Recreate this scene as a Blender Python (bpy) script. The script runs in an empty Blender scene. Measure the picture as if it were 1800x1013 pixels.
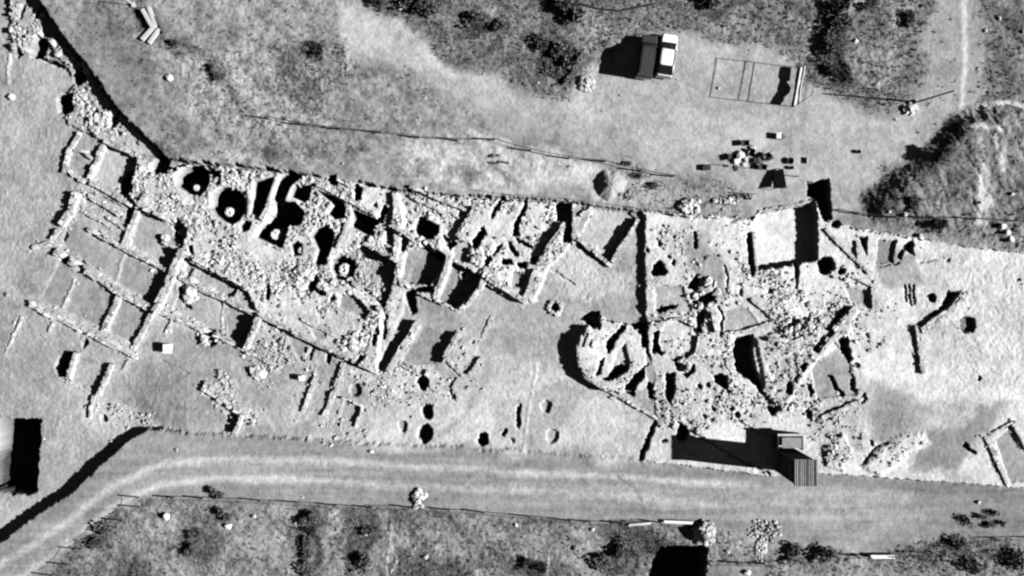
import bpy, math, random
import numpy as np
from mathutils import Vector, Matrix
random.seed(7)
RNG = np.random.default_rng(7)
scene = bpy.context.scene
COL = scene.collection

# ---------------------------------------------------------------- camera, sky, sun, exposure
S = 0.055                       # metres per plan unit (plan: x to the right, y downward, origin at 900,506.5)
CAM_H = 72.0
cd = bpy.data.cameras.new('camera'); cam = bpy.data.objects.new('camera', cd); COL.objects.link(cam)
cam.location = (0, 0, CAM_H)
cd.sensor_width = 36; cd.lens = 36 * (CAM_H + .55) / (1800 * S); cd.clip_start = 0.5; cd.clip_end = 3000
scene.camera = cam
SUN_EL, SUN_AZ = math.radians(28.5), math.radians(6.5)
world = bpy.data.worlds.new('World'); scene.world = world; world.use_nodes = True
wn, wl = world.node_tree.nodes, world.node_tree.links
bg = wn['Background']
sky = wn.new('ShaderNodeTexSky'); sky.sky_type = 'NISHITA'; sky.sun_disc = False
sky.sun_elevation = SUN_EL; sky.sun_rotation = math.radians(90) + SUN_AZ
sky.altitude = 2000; sky.air_density = 0.25; sky.dust_density = 0.05
sep = wn.new('ShaderNodeSeparateColor'); cmb = wn.new('ShaderNodeCombineColor')   # red-sensitive black-and-white film: one grey channel
wl.new(sky.outputs[0], sep.inputs[0])
for i in range(3): wl.new(sep.outputs[0], cmb.inputs[i])
wl.new(cmb.outputs[0], bg.inputs[0]); bg.inputs[1].default_value = 0.05
sd = bpy.data.lights.new('sun', 'SUN'); sun = bpy.data.objects.new('sun', sd); COL.objects.link(sun)
sd.energy = 5.0; sd.angle = math.radians(0.5); sd.color = (1, 1, 1)
sun.location = (60, -7, 40)
sun.rotation_euler = Vector((-math.cos(SUN_AZ) * math.cos(SUN_EL), math.sin(SUN_AZ) * math.cos(SUN_EL), -math.sin(SUN_EL))).to_track_quat('-Z', 'Y').to_euler()
scene.view_settings.view_transform = 'Standard'; scene.view_settings.look = 'None'
scene.view_settings.gamma = 1; scene.view_settings.exposure = 1.25
scene.render.engine = 'CYCLES'
scene.cycles.filter_width = 2.4
scene.cycles.max_bounces = 2; scene.cycles.diffuse_bounces = 0
def PX(px, py): return ((px - 900) * S, (506.5 - py) * S)
def G(s):                        # film grey 0..1 of an evenly sunlit surface -> reflectance
    lin = ((s + 0.055) / 1.055) ** 2.4 if s > 0.04 else s / 12.92
    return lin / 1.8

# ---------------------------------------------------------------- noise
def _h(ix, iy, seed):
    a = (ix.astype(np.int64) * 374761393 + iy.astype(np.int64) * 668265263 + seed * 2246822519) & 0xFFFFFFFF
    a = ((a ^ (a >> 13)) * 1274126177) & 0xFFFFFFFF
    a = (a ^ (a >> 16)) * 2654435761 & 0xFFFFFFFF
    return ((a ^ (a >> 15)) & 0xFFFFFF) / float(0x1000000)
def vnoise(x, y, seed=0):
    ix, iy = np.floor(x), np.floor(y); fx, fy = x - ix, y - iy
    fx = fx * fx * fx * (fx * (fx * 6 - 15) + 10); fy = fy * fy * fy * (fy * (fy * 6 - 15) + 10)
    a, b = _h(ix, iy, seed), _h(ix + 1, iy, seed); c, d = _h(ix, iy + 1, seed), _h(ix + 1, iy + 1, seed)
    return ((a + (b - a) * fx) * (1 - fy) + (c + (d - c) * fx) * fy) * 2 - 1
def fbm(x, y, scale, octs=4, seed=0, gain=0.5):
    s = np.zeros_like(x); amp = 1.0; tot = 0
    c, sn = math.cos(0.6), math.sin(0.6)
    u, v = x / scale, y / scale
    for o in range(octs):
        s += amp * vnoise(u, v, seed + o * 17); tot += amp; amp *= gain
        u, v = (u * c - v * sn) * 2.03 + 11.3, (u * sn + v * c) * 2.03 - 7.7
    return s / tot * 1.6
def cells(x, y, cell, seed=0):
    u, v = x / cell, y / cell; ix, iy = np.floor(u), np.floor(v)
    f1 = np.full(x.shape, 9.0); f2 = f1.copy(); idv = np.zeros_like(x)
    for dx in (-1, 0, 1):
        for dy in (-1, 0, 1):
            cx, cy = ix + dx, iy + dy
            px, py = cx + _h(cx, cy, seed), cy + _h(cx, cy, seed + 5)
            d = np.hypot(u - px, v - py); m = d < f1
            f2 = np.where(m, f1, np.minimum(f2, d)); f1 = np.where(m, d, f1); idv = np.where(m, _h(cx, cy, seed + 9), idv)
    return f2 - f1, idv

# ---------------------------------------------------------------- terrain grid (plan units)
STEP = 1.5
def axis(lo, hi):
    mid = np.arange(lo, hi + .01, STEP)
    ext = np.cumsum(STEP * 1.16 ** np.arange(1, 47))
    return np.concatenate([lo - ext[::-1], mid, hi + ext])
AX, AY = axis(-66, 1830), axis(-30, 1044)
X, Y = np.meshgrid(AX, AY)
WX = X + 2.4 * fbm(X, Y, 8, 4, 101, .65); WY = Y + 2.4 * fbm(X, Y, 8, 4, 102, .65)      # ragged edges
WX3 = WX + 4 * fbm(X, Y, 57, 5, 105, .75); WY3 = WY + 3 * fbm(X, Y, 57, 5, 106, .75)
WX2 = X + 26 * fbm(X, Y, 90, 4, 103); WY2 = Y + 26 * fbm(X, Y, 90, 4, 104)    # soft patch edges
H = 0.10 * fbm(X, Y, 300, 4, 1) + 0.03 * fbm(X, Y, 45, 3, 2)
R = np.full_like(X, 0.0)        # rubble size
FN = np.full_like(X, 0.010)     # fine roughness
VG = np.zeros_like(X)           # grass density
A = np.full_like(X, G(.62))
def bbox(pts, pad):
    xs = [p[0] for p in pts]; ys = [p[1] for p in pts]
    i0, i1 = np.searchsorted(AX, [min(xs) - pad, max(xs) + pad]); j0, j1 = np.searchsorted(AY, [min(ys) - pad, max(ys) + pad])
    return slice(j0, max(j1, j0 + 1)), slice(i0, max(i1, i0 + 1))
def segdist(x, y, a, b):
    dx, dy = b[0] - a[0], b[1] - a[1]; t = np.clip(((x - a[0]) * dx + (y - a[1]) * dy) / (dx * dx + dy * dy + 1e-9), 0, 1)
    return np.hypot(x - a[0] - t * dx, y - a[1] - t * dy)
def sdf(x, y, pts):
    d = np.full(x.shape, 1e9); ins = np.zeros(x.shape, bool)
    for a, b in zip(pts, pts[1:] + pts[:1]):
        d = np.minimum(d, segdist(x, y, a, b))
        if a[1] != b[1]:
            c = ((a[1] > y) != (b[1] > y)) & (x < (b[0] - a[0]) * (y - a[1]) / (b[1] - a[1]) + a[0]); ins ^= c
    return np.where(ins, -d, d)
def mask_poly(pts, soft, warp=1):
    w = bbox(pts, soft + (60 if warp == 2 else 6))
    x, y = ((X, Y), (WX, WY), (WX2, WY2), (WX3, WY3))[warp]
    t = np.clip(0.5 - sdf(x[w], y[w], pts) / (2 * soft), 0, 1)
    return w, t * t * (3 - 2 * t)
def mask_line(pts, width, soft, warp=1):
    w = bbox(pts, width + soft + (60 if warp == 2 else 6))
    x, y = ((X, Y), (WX, WY), (WX2, WY2), (WX3, WY3))[warp]; d = np.full(x[w].shape, 1e9)
    for a, b in zip(pts, pts[1:]): d = np.minimum(d, segdist(x[w], y[w], a, b))
    t = np.clip(0.5 - (d - width / 2) / (2 * soft), 0, 1)
    return w, t * t * (3 - 2 * t)
def mask_ell(cx, cy, rx, ry, soft, warp=1):
    w = bbox([(cx - rx, cy - ry), (cx + rx, cy + ry)], soft + 6)
    x, y = ((X, Y), (WX, WY), (WX2, WY2), (WX3, WY3))[warp]
    r = np.hypot((x[w] - cx) / rx, (y[w] - cy) / ry)
    t = np.clip(0.5 - (r - 1) * min(rx, ry) / (2 * soft), 0, 1)
    return w, t * t * (3 - 2 * t)
def put(wm, dz=0, a=None, r=None, fn=None, vg=None):
    w, m = wm
    H[w] += dz * m
    for arr, v in ((A, None if a is None else G(a)), (R, r), (FN, fn), (VG, vg)):
        if v is not None: arr[w] += (v - arr[w]) * m
def mask_all(pts, w=12, far=False):
    return np.clip(.5 - sdf(*((WX2, WY2) if far else (WX, WY)), pts) / w, 0, 1)
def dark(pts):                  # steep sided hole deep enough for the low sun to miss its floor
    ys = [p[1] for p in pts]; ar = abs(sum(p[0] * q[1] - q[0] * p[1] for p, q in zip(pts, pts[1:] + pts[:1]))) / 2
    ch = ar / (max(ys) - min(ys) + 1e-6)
    wm = mask_poly(pts, 1.3); put(wm, -(ch * 1.6 * 0.030 + 0.25), a=.56, r=0.03)  # soil tone lowered too, so some of the shade is in the colour

# ---------------------------------------------------------------- land cover outside the excavation
SITE = [(40, -60), (62, -20), (80, 16), (112, 60), (165, 133), (212, 194), (257, 240), (296, 278), (330, 285), (400, 291), (480, 299), (560, 312), (640, 322), (700, 334),
        (770, 340), (830, 346), (920, 350), (1000, 356), (1060, 364), (1120, 372), (1200, 381), (1318, 387), (1330, 372), (1425, 350), (1442, 384), (1480, 398),
        (1540, 412), (1600, 421), (1700, 436), (1900, 458), (2100, 480), (2100, 880), (1900, 864), (1780, 853), (1650, 846), (1520, 837), (1440, 829), (1350, 832), (1250, 819),
        (1150, 810), (1000, 798), (900, 790), (800, 785), (650, 778), (520, 770), (400, 764), (300, 757), (262, 754), (237, 766), (205, 796), (165, 832), (130, 862),
        (85, 892), (40, 925), (0, 955), (-60, 1000), (-400, 1240), (-900, 1300), (-900, -100)]
ROAD = [(-60, 1100), (20, 1035), (110, 975), (205, 893), (270, 872), (400, 879), (560, 886), (700, 890), (860, 898), (1000, 914), (1200, 915), (1350, 940), (1500, 955), (1600, 948), (1700, 940), (2100, 930),
        (2100, 880), (1900, 864), (1780, 853), (1650, 846), (1520, 837), (1440, 829), (1350, 832), (1250, 819), (1150, 810), (1000, 798), (900, 790), (800, 785), (650, 778), (520, 770), (400, 764),
        (300, 757), (262, 754), (237, 766), (205, 796), (165, 832), (130, 862), (85, 892), (40, 925), (0, 955), (-60, 1000), (-400, 1240), (-400, 1330)]
# fields
put(mask_poly([(-900, -900), (640, -900), (640, 30), (700, 120), (830, 215), (700, 240), (480, 300), (290, 280), (60, -40)], 30, 2), a=.60, fn=.022, vg=.06)
put(mask_poly([(200, -10), (560, -30), (600, 60), (560, 110), (420, 110), (330, 60)], 30, 2), a=.64)
put(mask_poly([(300, 110), (480, 100), (560, 160), (560, 230), (420, 260), (330, 200)], 30, 2), a=.665, fn=.04, vg=.15)
put(mask_poly([(470, 70), (610, 60), (640, 130), (560, 170), (490, 140)], 18, 2), a=.54, fn=.05, vg=.4)
put(mask_poly([(120, 20), (240, 60), (300, 200), (420, 290), (330, 270), (250, 200), (160, 110)], 14, 2), a=.57, fn=.012)
put(mask_line([(255, 30), (330, 100), (420, 160), (430, 190)], 14, 12, 2), a=.50, fn=.05, vg=.5)
put(mask_line([(330, 270), (500, 275), (640, 270)], 26, 12, 2), a=.56, fn=.03, vg=.15)
put(mask_poly([(370, 262), (460, 275), (500, 300), (330, 284), (300, 272)], 8, 1), a=.73, fn=.02)
put(mask_poly([(700, 240), (880, 250), (1040, 300), (1100, 360), (820, 345), (700, 330), (690, 280)], 12, 2), a=.78, fn=.02)
put(mask_line([(1062, 85), (1040, 120), (1012, 158)], 26, 8, 1), .12, a=.74, fn=.03, vg=0)
put(mask_poly([(965, 120), (990, 92), (1015, 95), (985, 150), (970, 150)], 6, 1), -.5, a=.40)
put(mask_poly([(1090, 295), (1240, 310), (1320, 340), (1310, 385), (1110, 368), (1080, 330)], 12, 2), a=.62, fn=.035, vg=.15)
put(mask_line([(780, 310), (830, 318)], 14, 10, 2), a=.60)
# top scrub
put(mask_poly([(640, -900), (1640, -900), (1640, 120), (1600, 180), (1480, 160), (1380, 120), (1230, 82), (1080, 60), (1040, 130), (1000, 180), (900, 150), (800, 110), (690, 50)], 14, 2), a=.50, fn=.04, vg=.35)
for c in ((1250, 30, 80, 40), (1130, 40, 40, 22), (1420, 110, 50, 26), (1370, 30, 40, 30)): put(mask_ell(*c, 14, 2), a=.53, fn=.05, vg=.4)
for c in ((870, 40, 34, 18), (1045, 55, 16, 30), (760, 25, 20, 12), (1550, 100, 50, 40), (1540, 8, 60, 12), (1580, 40, 24, 24)): put(mask_ell(*c, 14, 2), a=.64, fn=.05, vg=.25)
for c in ((740, 15, 42, 20), (835, 42, 16, 13), (880, 48, 18, 8), (1000, 32, 24, 20), (985, 112, 30, 26), (1240, 12, 22, 14), (1462, 60, 20, 40), (1452, 90, 22, 16), (1465, 135, 24, 12), (1590, 40, 14, 14)):
    put(mask_ell(*c, 12, 2), a=.30, fn=.05, vg=.7)
# yard of packed light soil and the tracks
YARD = [(600, 10), (660, 20), (720, 60), (800, 110), (900, 155), (1000, 180), (1060, 130), (1090, 70), (1230, 85), (1330, 95), (1410, 130), (1560, 195), (1650, 190), (1640, 300), (1560, 340), (1470, 390), (1330, 370), (1320, 330),
        (1220, 300), (1080, 290), (980, 262), (860, 230), (760, 165), (690, 140), (620, 80)]
put(mask_poly(YARD, 16, 2), a=.72, fn=.012, vg=0)
put(mask_poly([(610, 25), (680, 40), (780, 110), (700, 125), (620, 75)], 14, 2), a=.79)
put(mask_line([(620, 30), (700, 62), (800, 128), (900, 170)], 16, 10, 2), a=.80)
put(mask_poly([(1000, 180), (1240, 190), (1330, 230), (1180, 270), (1000, 235)], 24, 2), a=.75)
TRACK = [(1642, -300), (1706, -300), (1706, 60), (1690, 190), (1650, 300), (1610, 300), (1645, 190), (1640, 60)]
put(mask_poly([(1640, -300), (1720, -300), (1700, 200), (1650, 300), (1600, 300), (1640, 190)], 14, 2), a=.68, fn=.014, vg=.03)
put(mask_line([(1665, -200), (1662, 120), (1655, 190)], 6, 5), a=.68)
put(mask_line([(1690, -200), (1689, 60), (1690, 110), (1683, 200), (1678, 225)], 8, 4), a=.88, fn=.01, vg=0)
# right-hand scrub and spoil mound
put(mask_poly([(1705, -300), (2300, -300), (2300, 460), (1820, 450), (1600, 420), (1520, 390), (1510, 350), (1560, 300), (1620, 290), (1680, 215), (1700, 180)], 10, 2), a=.55, fn=.035, vg=.12)
put(mask_poly([(1720, 20), (1800, 10), (1800, 170), (1710, 160)], 18, 2), a=.47, vg=.4)
MOUND = [(1528, 350), (1570, 318), (1640, 262), (1680, 215), (1735, 192), (1800, 205), (1950, 260), (1950, 420), (1760, 425), (1640, 400), (1540, 380)]
wm = mask_poly(MOUND, 22, 1); put(wm, .9, a=.54)
u, v = X[wm[0]] * .86 - Y[wm[0]] * .5, X[wm[0]] * .5 + Y[wm[0]] * .86
H[wm[0]] += wm[1] * (.20 * np.abs(fbm(u, v * .35, 26, 3, 61)) + .04 * fbm(u, v, 9, 2, 62))
put(mask_line([(1560, 345), (1600, 318), (1640, 285), (1672, 225)], 22, 10), a=.40, vg=.3)
put(mask_poly([(1525, 345), (1560, 305), (1610, 300), (1600, 330), (1560, 350)], 8, 1), a=.52)
put(mask_line([(1688, 212), (1720, 190), (1760, 182), (1830, 200)], 9, 4), a=.86, fn=.02, vg=0)
put(mask_line([(1676, 230), (1705, 226), (1745, 234)], 7, 3), a=.80, fn=.02, vg=0)
put(mask_line([(1732, 248), (1745, 275), (1748, 305)], 10, 5), a=.86, fn=.02, vg=0)
put(mask_poly([(1706, 285), (1718, 300), (1725, 360), (1718, 400), (1698, 395), (1704, 340)], 5, 1), a=.84, fn=.02, vg=0)
put(mask_line([(1748, 195), (1743, 225)], 4, 3), a=.6); put(mask_line([(1770, 205), (1745, 232)], 4, 3), a=.58); put(mask_line([(1705, 85), (1740, 55)], 3, 2), a=.6)
put(mask_poly([(1480, 370), (1600, 392), (1610, 425), (1480, 396)], 6, 1), a=.60)
for c in ((1705, 425, 16, 7), (1735, 428, 14, 6), (1655, 400, 18, 9)): put(mask_ell(*c, 5), a=.58, fn=.03)
# bottom scrub below the road
put(mask_poly([(-900, 1900), (110, 990), (205, 893), (270, 872), (700, 890), (1000, 914), (1200, 915), (1350, 940), (1500, 972), (1620, 962), (1700, 945), (2300, 935), (2300, 1900)], 7, 1), a=.56, fn=.04, vg=.15)
for c, g in (((300, 930, 46, 30), .66), ((480, 945, 60, 20), .62), ((590, 920, 18, 30), .66), ((600, 985, 30, 20), .58), ((860, 935, 150, 22), .60), ((1030, 950, 30, 40), .66), ((1330, 940, 50, 26), .68), ((1450, 1000, 60, 20), .64), ((470, 985, 50, 24), .58)):
    put(mask_ell(*c, 14, 2), a=g, fn=.03, vg=.15)
for c, g in (((355, 945, 40, 28), .40), ((650, 950, 30, 60), .38), ((545, 940, 10, 70), .24), ((760, 990, 60, 26), .40), ((930, 990, 70, 16), .36), ((1130, 940, 50, 20), .36), ((1080, 970, 40, 20), .38), ((1700, 985, 130, 34), .50), ((190, 940, 22, 40), .40), ((250, 1000, 40, 20), .42), ((1300, 1000, 60, 20), .45)):
    put(mask_ell(*c, 12, 2), a=g, fn=.05, vg=.5)
put(mask_poly(ROAD, 7, 1), a=.605, fn=.010, vg=0)
put(mask_poly([(-40, 1040), (110, 930), (210, 860), (300, 812), (420, 800), (900, 818), (1330, 850), (1330, 900), (900, 872), (420, 850), (300, 852), (215, 892), (100, 985)], 12, 2), a=.645)
for L in ([(-60, 1085), (60, 1002), (130, 950), (205, 890), (285, 850), (380, 838), (520, 842), (700, 852), (900, 860), (1100, 872), (1330, 888)],
          [(-60, 1030), (60, 958), (130, 912), (205, 852), (290, 814), (400, 804), (560, 808), (760, 820), (900, 828), (1100, 838), (1330, 853)]):
    put(mask_line(L, 11, 6, 1), -.03, a=.80)
put(mask_poly([(1330, 860), (1420, 845), (1520, 850), (1600, 880), (1620, 930), (1500, 950), (1350, 925), (1250, 890)], 16, 2), a=.68)
put(mask_poly([(1440, 834), (1780, 856), (1780, 880), (1620, 872), (1450, 856)], 8, 2), a=.585)
put(mask_poly([(1640, 880), (1820, 880), (1820, 930), (1640, 930)], 14, 2), a=.59)
for L in ([(690, 900), (689, 940), (686, 965), (680, 990), (682, 1013)], [(688, 940), (676, 925)], [(690, 962), (698, 985), (690, 1003)], [(965, 960), (962, 985), (960, 1013)]): put(mask_line(L, 3.5, 2, 1), .05, a=.72, vg=0)
put(mask_line([(1085, 835), (1120, 862), (1130, 895)], 4, 2), a=.55)
put(mask_line([(205, 893), (150, 960), (110, 1000)], 16, 10, 2), a=.46, fn=.05, vg=.5)

# ---------------------------------------------------------------- the excavation
w = bbox(SITE, 12); sf = 2.0 + 3.0 * np.interp(X[w], [262, 330], [0, 1]) * np.interp(Y[w], [620, 700], [0, 1]); t = np.clip(.5 - sdf(WX3[w], WY3[w], SITE) / (2 * sf), 0, 1); wm = (w, t * t * (3 - 2 * t))
sl = np.interp(X[wm[0]], [300, 900, 1150, 1450], [-1.0, -.75, -.55, -.35])
sl -= .5 * np.interp(X[wm[0]], [120, 320], [1, 0]) * np.interp(Y[wm[0]], [330, 480], [1, 0])
sl *= 1 - .68 * np.interp(X[wm[0]], [235, 330], [0, 1]) * np.interp(Y[wm[0]], [600, 720], [0, 1])
H[wm[0]] += sl * wm[1]
put(wm, 0, a=.715, fn=.018, r=0.0, vg=0)
put(mask_poly([(-100, 60), (60, 100), (95, 300), (95, 420), (45, 530), (-100, 700)], 16, 2), a=.69, fn=.026)
put(mask_poly([(-100, 560), (45, 540), (250, 640), (420, 690), (560, 680), (640, 770), (240, 755), (60, 890), (-100, 960)], 18, 2), a=.685, fn=.022)
put(mask_poly([(150, 700), (215, 720), (255, 752), (205, 795), (165, 800), (125, 740)], 6, 2), a=.78, r=.02)
put(mask_line([(140, 690), (138, 740), (160, 790)], 10, 8, 2), a=.78)
put(mask_poly([(441, 562), (500, 585), (530, 640), (480, 640), (432, 614)], 3, 1), .08, a=.78, r=.05)
put(mask_poly([(520, 650), (575, 640), (560, 735), (520, 740)], 8, 2), a=.76, r=.045)
put(mask_poly([(570, 720), (640, 745), (640, 778), (540, 770)], 8, 2), a=.76, r=.035)
put(mask_poly([(350, 665), (440, 700), (480, 745), (420, 745), (360, 700)], 6, 2), a=.76, r=.05)
put(mask_poly([(430, 660), (480, 630), (490, 670), (440, 680)], 6, 2), a=.74, r=.03)
put(mask_poly([(700, 500), (820, 540), (950, 560), (1000, 600), (1000, 680), (930, 690), (820, 700), (740, 640)], 16, 2), a=.70)
put(mask_poly([(640, 680), (760, 660), (940, 640), (1010, 660), (1150, 740), (1125, 805), (650, 778)], 16, 2), a=.835)
put(mask_poly([(620, 640), (690, 645), (770, 650), (830, 640), (850, 680), (760, 710), (640, 700)], 8, 2), a=.82, r=.035)
put(mask_poly([(800, 590), (850, 600), (850, 650), (800, 650), (782, 630)], 6, 2), a=.82, r=.02)
put(mask_poly([(935, 690), (1010, 660), (1030, 690), (960, 790), (915, 790)], 5, 1), a=.71)
put(mask_line([(945, 640), (932, 700), (920, 790)], 4, 3), .05, a=.86)
put(mask_line([(880, 640), (800, 720), (770, 770)], 14, 8, 2), a=.73)
# eastern bright terrace
EAST = [(1123, 370), (1131, 378), (1132, 545), (1138, 612), (1150, 660), (1151, 740), (1123, 806), (1350, 833), (1440, 829), (1780, 853), (2100, 880), (2100, 480), (1700, 436), (1480, 398), (1440, 386), (1430, 350), (1330, 372), (1318, 388)]
wm = mask_poly(EAST, 1.6, 1); wm = (wm[0], wm[1] * (1 - (1 - np.interp(Y[wm[0]], [545, 556, 562, 606, 622, 640, 735, 745], [1, .5, 1, 1, .5, .1, .1, .5])) * np.interp(X[wm[0]], [1145, 1230], [1, 0]))); put(wm, .45); put(mask_poly(EAST, 1.6, 1), 0, a=.90, fn=.016)
put(mask_poly([(1131, 390), (1320, 390), (1330, 480), (1530, 470), (1530, 600), (1480, 700), (1340, 740), (1160, 740), (1140, 600)], 14, 2), r=.035)
put(mask_poly([(1210, 400), (1260, 395), (1290, 500), (1270, 520), (1230, 500)], 8, 2), a=.70, r=.02)
put(mask_poly([(1480, 680), (1620, 690), (1740, 680), (1720, 760), (1660, 840), (1590, 840), (1560, 760), (1480, 740)], 18, 2), a=.77)
put(mask_poly([(1540, 690), (1640, 700), (1620, 750), (1545, 765)], 10, 2), a=.66)
put(mask_poly([(1600, 790), (1680, 740), (1690, 690), (1735, 690), (1735, 740), (1670, 835), (1600, 838)], 10, 2), a=.60)
put(mask_poly([(1420, 700), (1520, 690), (1520, 780), (1440, 810), (1420, 780)], 14, 2), a=.76, r=.03)
put(mask_poly([(1640, 460), (1830, 460), (1830, 680), (1640, 680)], 30, 2), a=.86, fn=.03, r=0)
put(mask_poly([(1540, 440), (1600, 450), (1620, 500), (1550, 510), (1530, 470)], 6, 1), a=.74, r=0)
put(mask_poly([(1535, 520), (1575, 520), (1565, 610), (1520, 620), (1490, 560)], 8, 1), a=.88, r=.02)
put(mask_poly([(1508, 815), (1548, 777), (1575, 762), (1612, 757), (1625, 775), (1580, 800), (1540, 835)], 6, 1), .20, a=.87, r=.012)
put(mask_poly([(1440, 785), (1475, 758), (1490, 790), (1470, 825), (1445, 815)], 3, 1), .15, a=.84, r=.05)
# western rubble plateau, central plateau
RUB = [(238, 274), (292, 300), (330, 289), (480, 303), (600, 317), (700, 338), (712, 380), (700, 460), (672, 545), (664, 655), (604, 628), (523, 590), (456, 555), (430, 505), (345, 460), (318, 440), (330, 400), (240, 365), (226, 345)]
put(mask_poly(RUB, 2, 1), .45, a=.86, r=.08, fn=.02)
put(mask_poly([(345, 415), (395, 405), (410, 440), (370, 455)], 10, 2), a=.88, r=.03)
CEN = [(690, 338), (830, 350), (1002, 358), (1003, 430), (965, 470), (940, 530), (914, 532), (852, 500), (815, 545), (760, 530), (700, 500), (690, 460)]
put(mask_poly(CEN, 2, 1), .40, a=.90, r=.05, fn=.02)
put(mask_poly([(965, 440), (1010, 425), (1070, 470), (1112, 440), (1110, 530), (1060, 540), (965, 480)], 8, 2), a=.80, fn=.03)
put(mask_poly([(10, -20), (60, -20), (75, 20), (60, 60), (40, 90), (12, 90)], 3, 1), .35, a=.74, r=.13)
put(mask_poly([(70, 60), (105, 70), (150, 125), (200, 190), (250, 240), (285, 275), (235, 270), (175, 245), (110, 215), (105, 165), (125, 140), (100, 100)], 3, 1), .25, a=.80, r=.09)
put(mask_line([(12, -20), (6, 60), (2, 140)], 5, 3), .1, a=.86)
# corridor of light soil between the rubble and the central rooms
put(mask_poly([(706, 462), (722, 470), (710, 545), (660, 655), (634, 640), (668, 560), (690, 500)], 4, 1), .15, a=.84, r=.02)
# rooms with trodden floors: polygon, depth, grey
for pts, d, g in (
    ([(178, 254), (234, 275), (214, 338), (150, 312)], .30, .76), ([(142, 336), (220, 364), (218, 396), (140, 358)], .18, .72),
    ([(112, 392), (160, 410), (212, 440), (196, 494), (128, 458), (100, 435)], .05, .645), ([(218, 441), (294, 478), (274, 540), (200, 500)], .12, .60),
    ([(240, 372), (300, 395), (312, 440), (296, 470), (222, 432)], .15, .69), ([(66, 525), (98, 462), (205, 517), (178, 580)], .10, .62),
    ([(214, 520), (262, 549), (230, 606), (184, 582)], .12, .63), ([(322, 456), (345, 468), (425, 506), (398, 524), (320, 484)], .30, .68),
    ([(318, 492), (390, 528), (386, 590), (300, 546)], .15, .70), ([(388, 530), (445, 556), (424, 606), (384, 588)], .22, .62),
    ([(600, 520), (618, 518), (650, 547), (640, 562), (597, 538)], .45, .68), ([(545, 575), (575, 570), (586, 592), (556, 600)], .05, .62),
    ([(712, 440), (740, 434), (783, 452), (779, 470), (755, 503), (720, 498), (705, 486)], .85, .66), ([(796, 462), (852, 488), (838, 506), (813, 532), (798, 543), (768, 526)], .92, .67),
    ([(681, 400), (719, 420), (708, 444), (672, 424)], .55, .80), ([(800, 420), (830, 432), (822, 462), (795, 458)], .2, .72), ([(900, 476), (928, 487), (918, 508), (896, 502)], .25, .66),
    ([(738, 572), (790, 592), (762, 640), (704, 642)], .08, .61), ([(1044, 368), (1104, 373), (1119, 388), (1074, 452), (1016, 420)], .20, .80),
    ([(1538, 422), (1570, 424), (1562, 462), (1536, 466)], .25, .58), ([(1740, 770), (1762, 752), (1800, 800), (1800, 840), (1765, 845)], .10, .63),
    ([(1150, 505), (1195, 500), (1215, 545), (1150, 555)], .12, .70), ([(1342, 640), (1390, 620), (1400, 660), (1360, 690)], .12, .72), ([(1420, 650), (1460, 600), (1490, 640), (1500, 690), (1430, 700)], .15, .67), ([(1480, 505), (1522, 510), (1522, 540), (1490, 530)], .15, .66),
    ([(1272, 545), (1310, 540), (1330, 570), (1270, 590)], .08, .71), ([(118, 625), (190, 648), (172, 690), (112, 672)], .12, .71), ([(604, 702), (634, 717), (626, 742), (598, 735)], .10, .69)):
    put(mask_poly(pts, 1.6, 1), -d, a=g + .025, r=0, fn=.014)
# rubble-filled triangular room and the mound of the round tower
put(mask_poly([(588, 448), (640, 432), (699, 463), (673, 545), (630, 510), (588, 488)], 1.4), -.8, a=.72, r=.10)
TOWER = [(1030, 574), (1060, 562), (1108, 572), (1132, 600), (1135, 680), (1100, 692), (1056, 682), (1030, 665), (1015, 640), (1012, 608)]
put(mask_poly(TOWER, 1.5), .78, a=.92, r=.016)
put(mask_poly([(1070, 655), (1082, 615), (1098, 603), (1103, 640), (1090, 646)], 3), -.25, a=.86, r=0)
put(mask_ell(1192, 598, 34, 36, 4), -.18, a=.86, r=.03)
put(mask_poly([(1325, 595), (1420, 560), (1500, 545), (1480, 600), (1420, 640), (1370, 720), (1340, 690)], 4), .22, a=.83, r=.038)
put(mask_poly([(1160, 560), (1330, 660), (1340, 745), (1290, 752), (1180, 740), (1152, 700)], 12, 2), r=.035)
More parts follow.
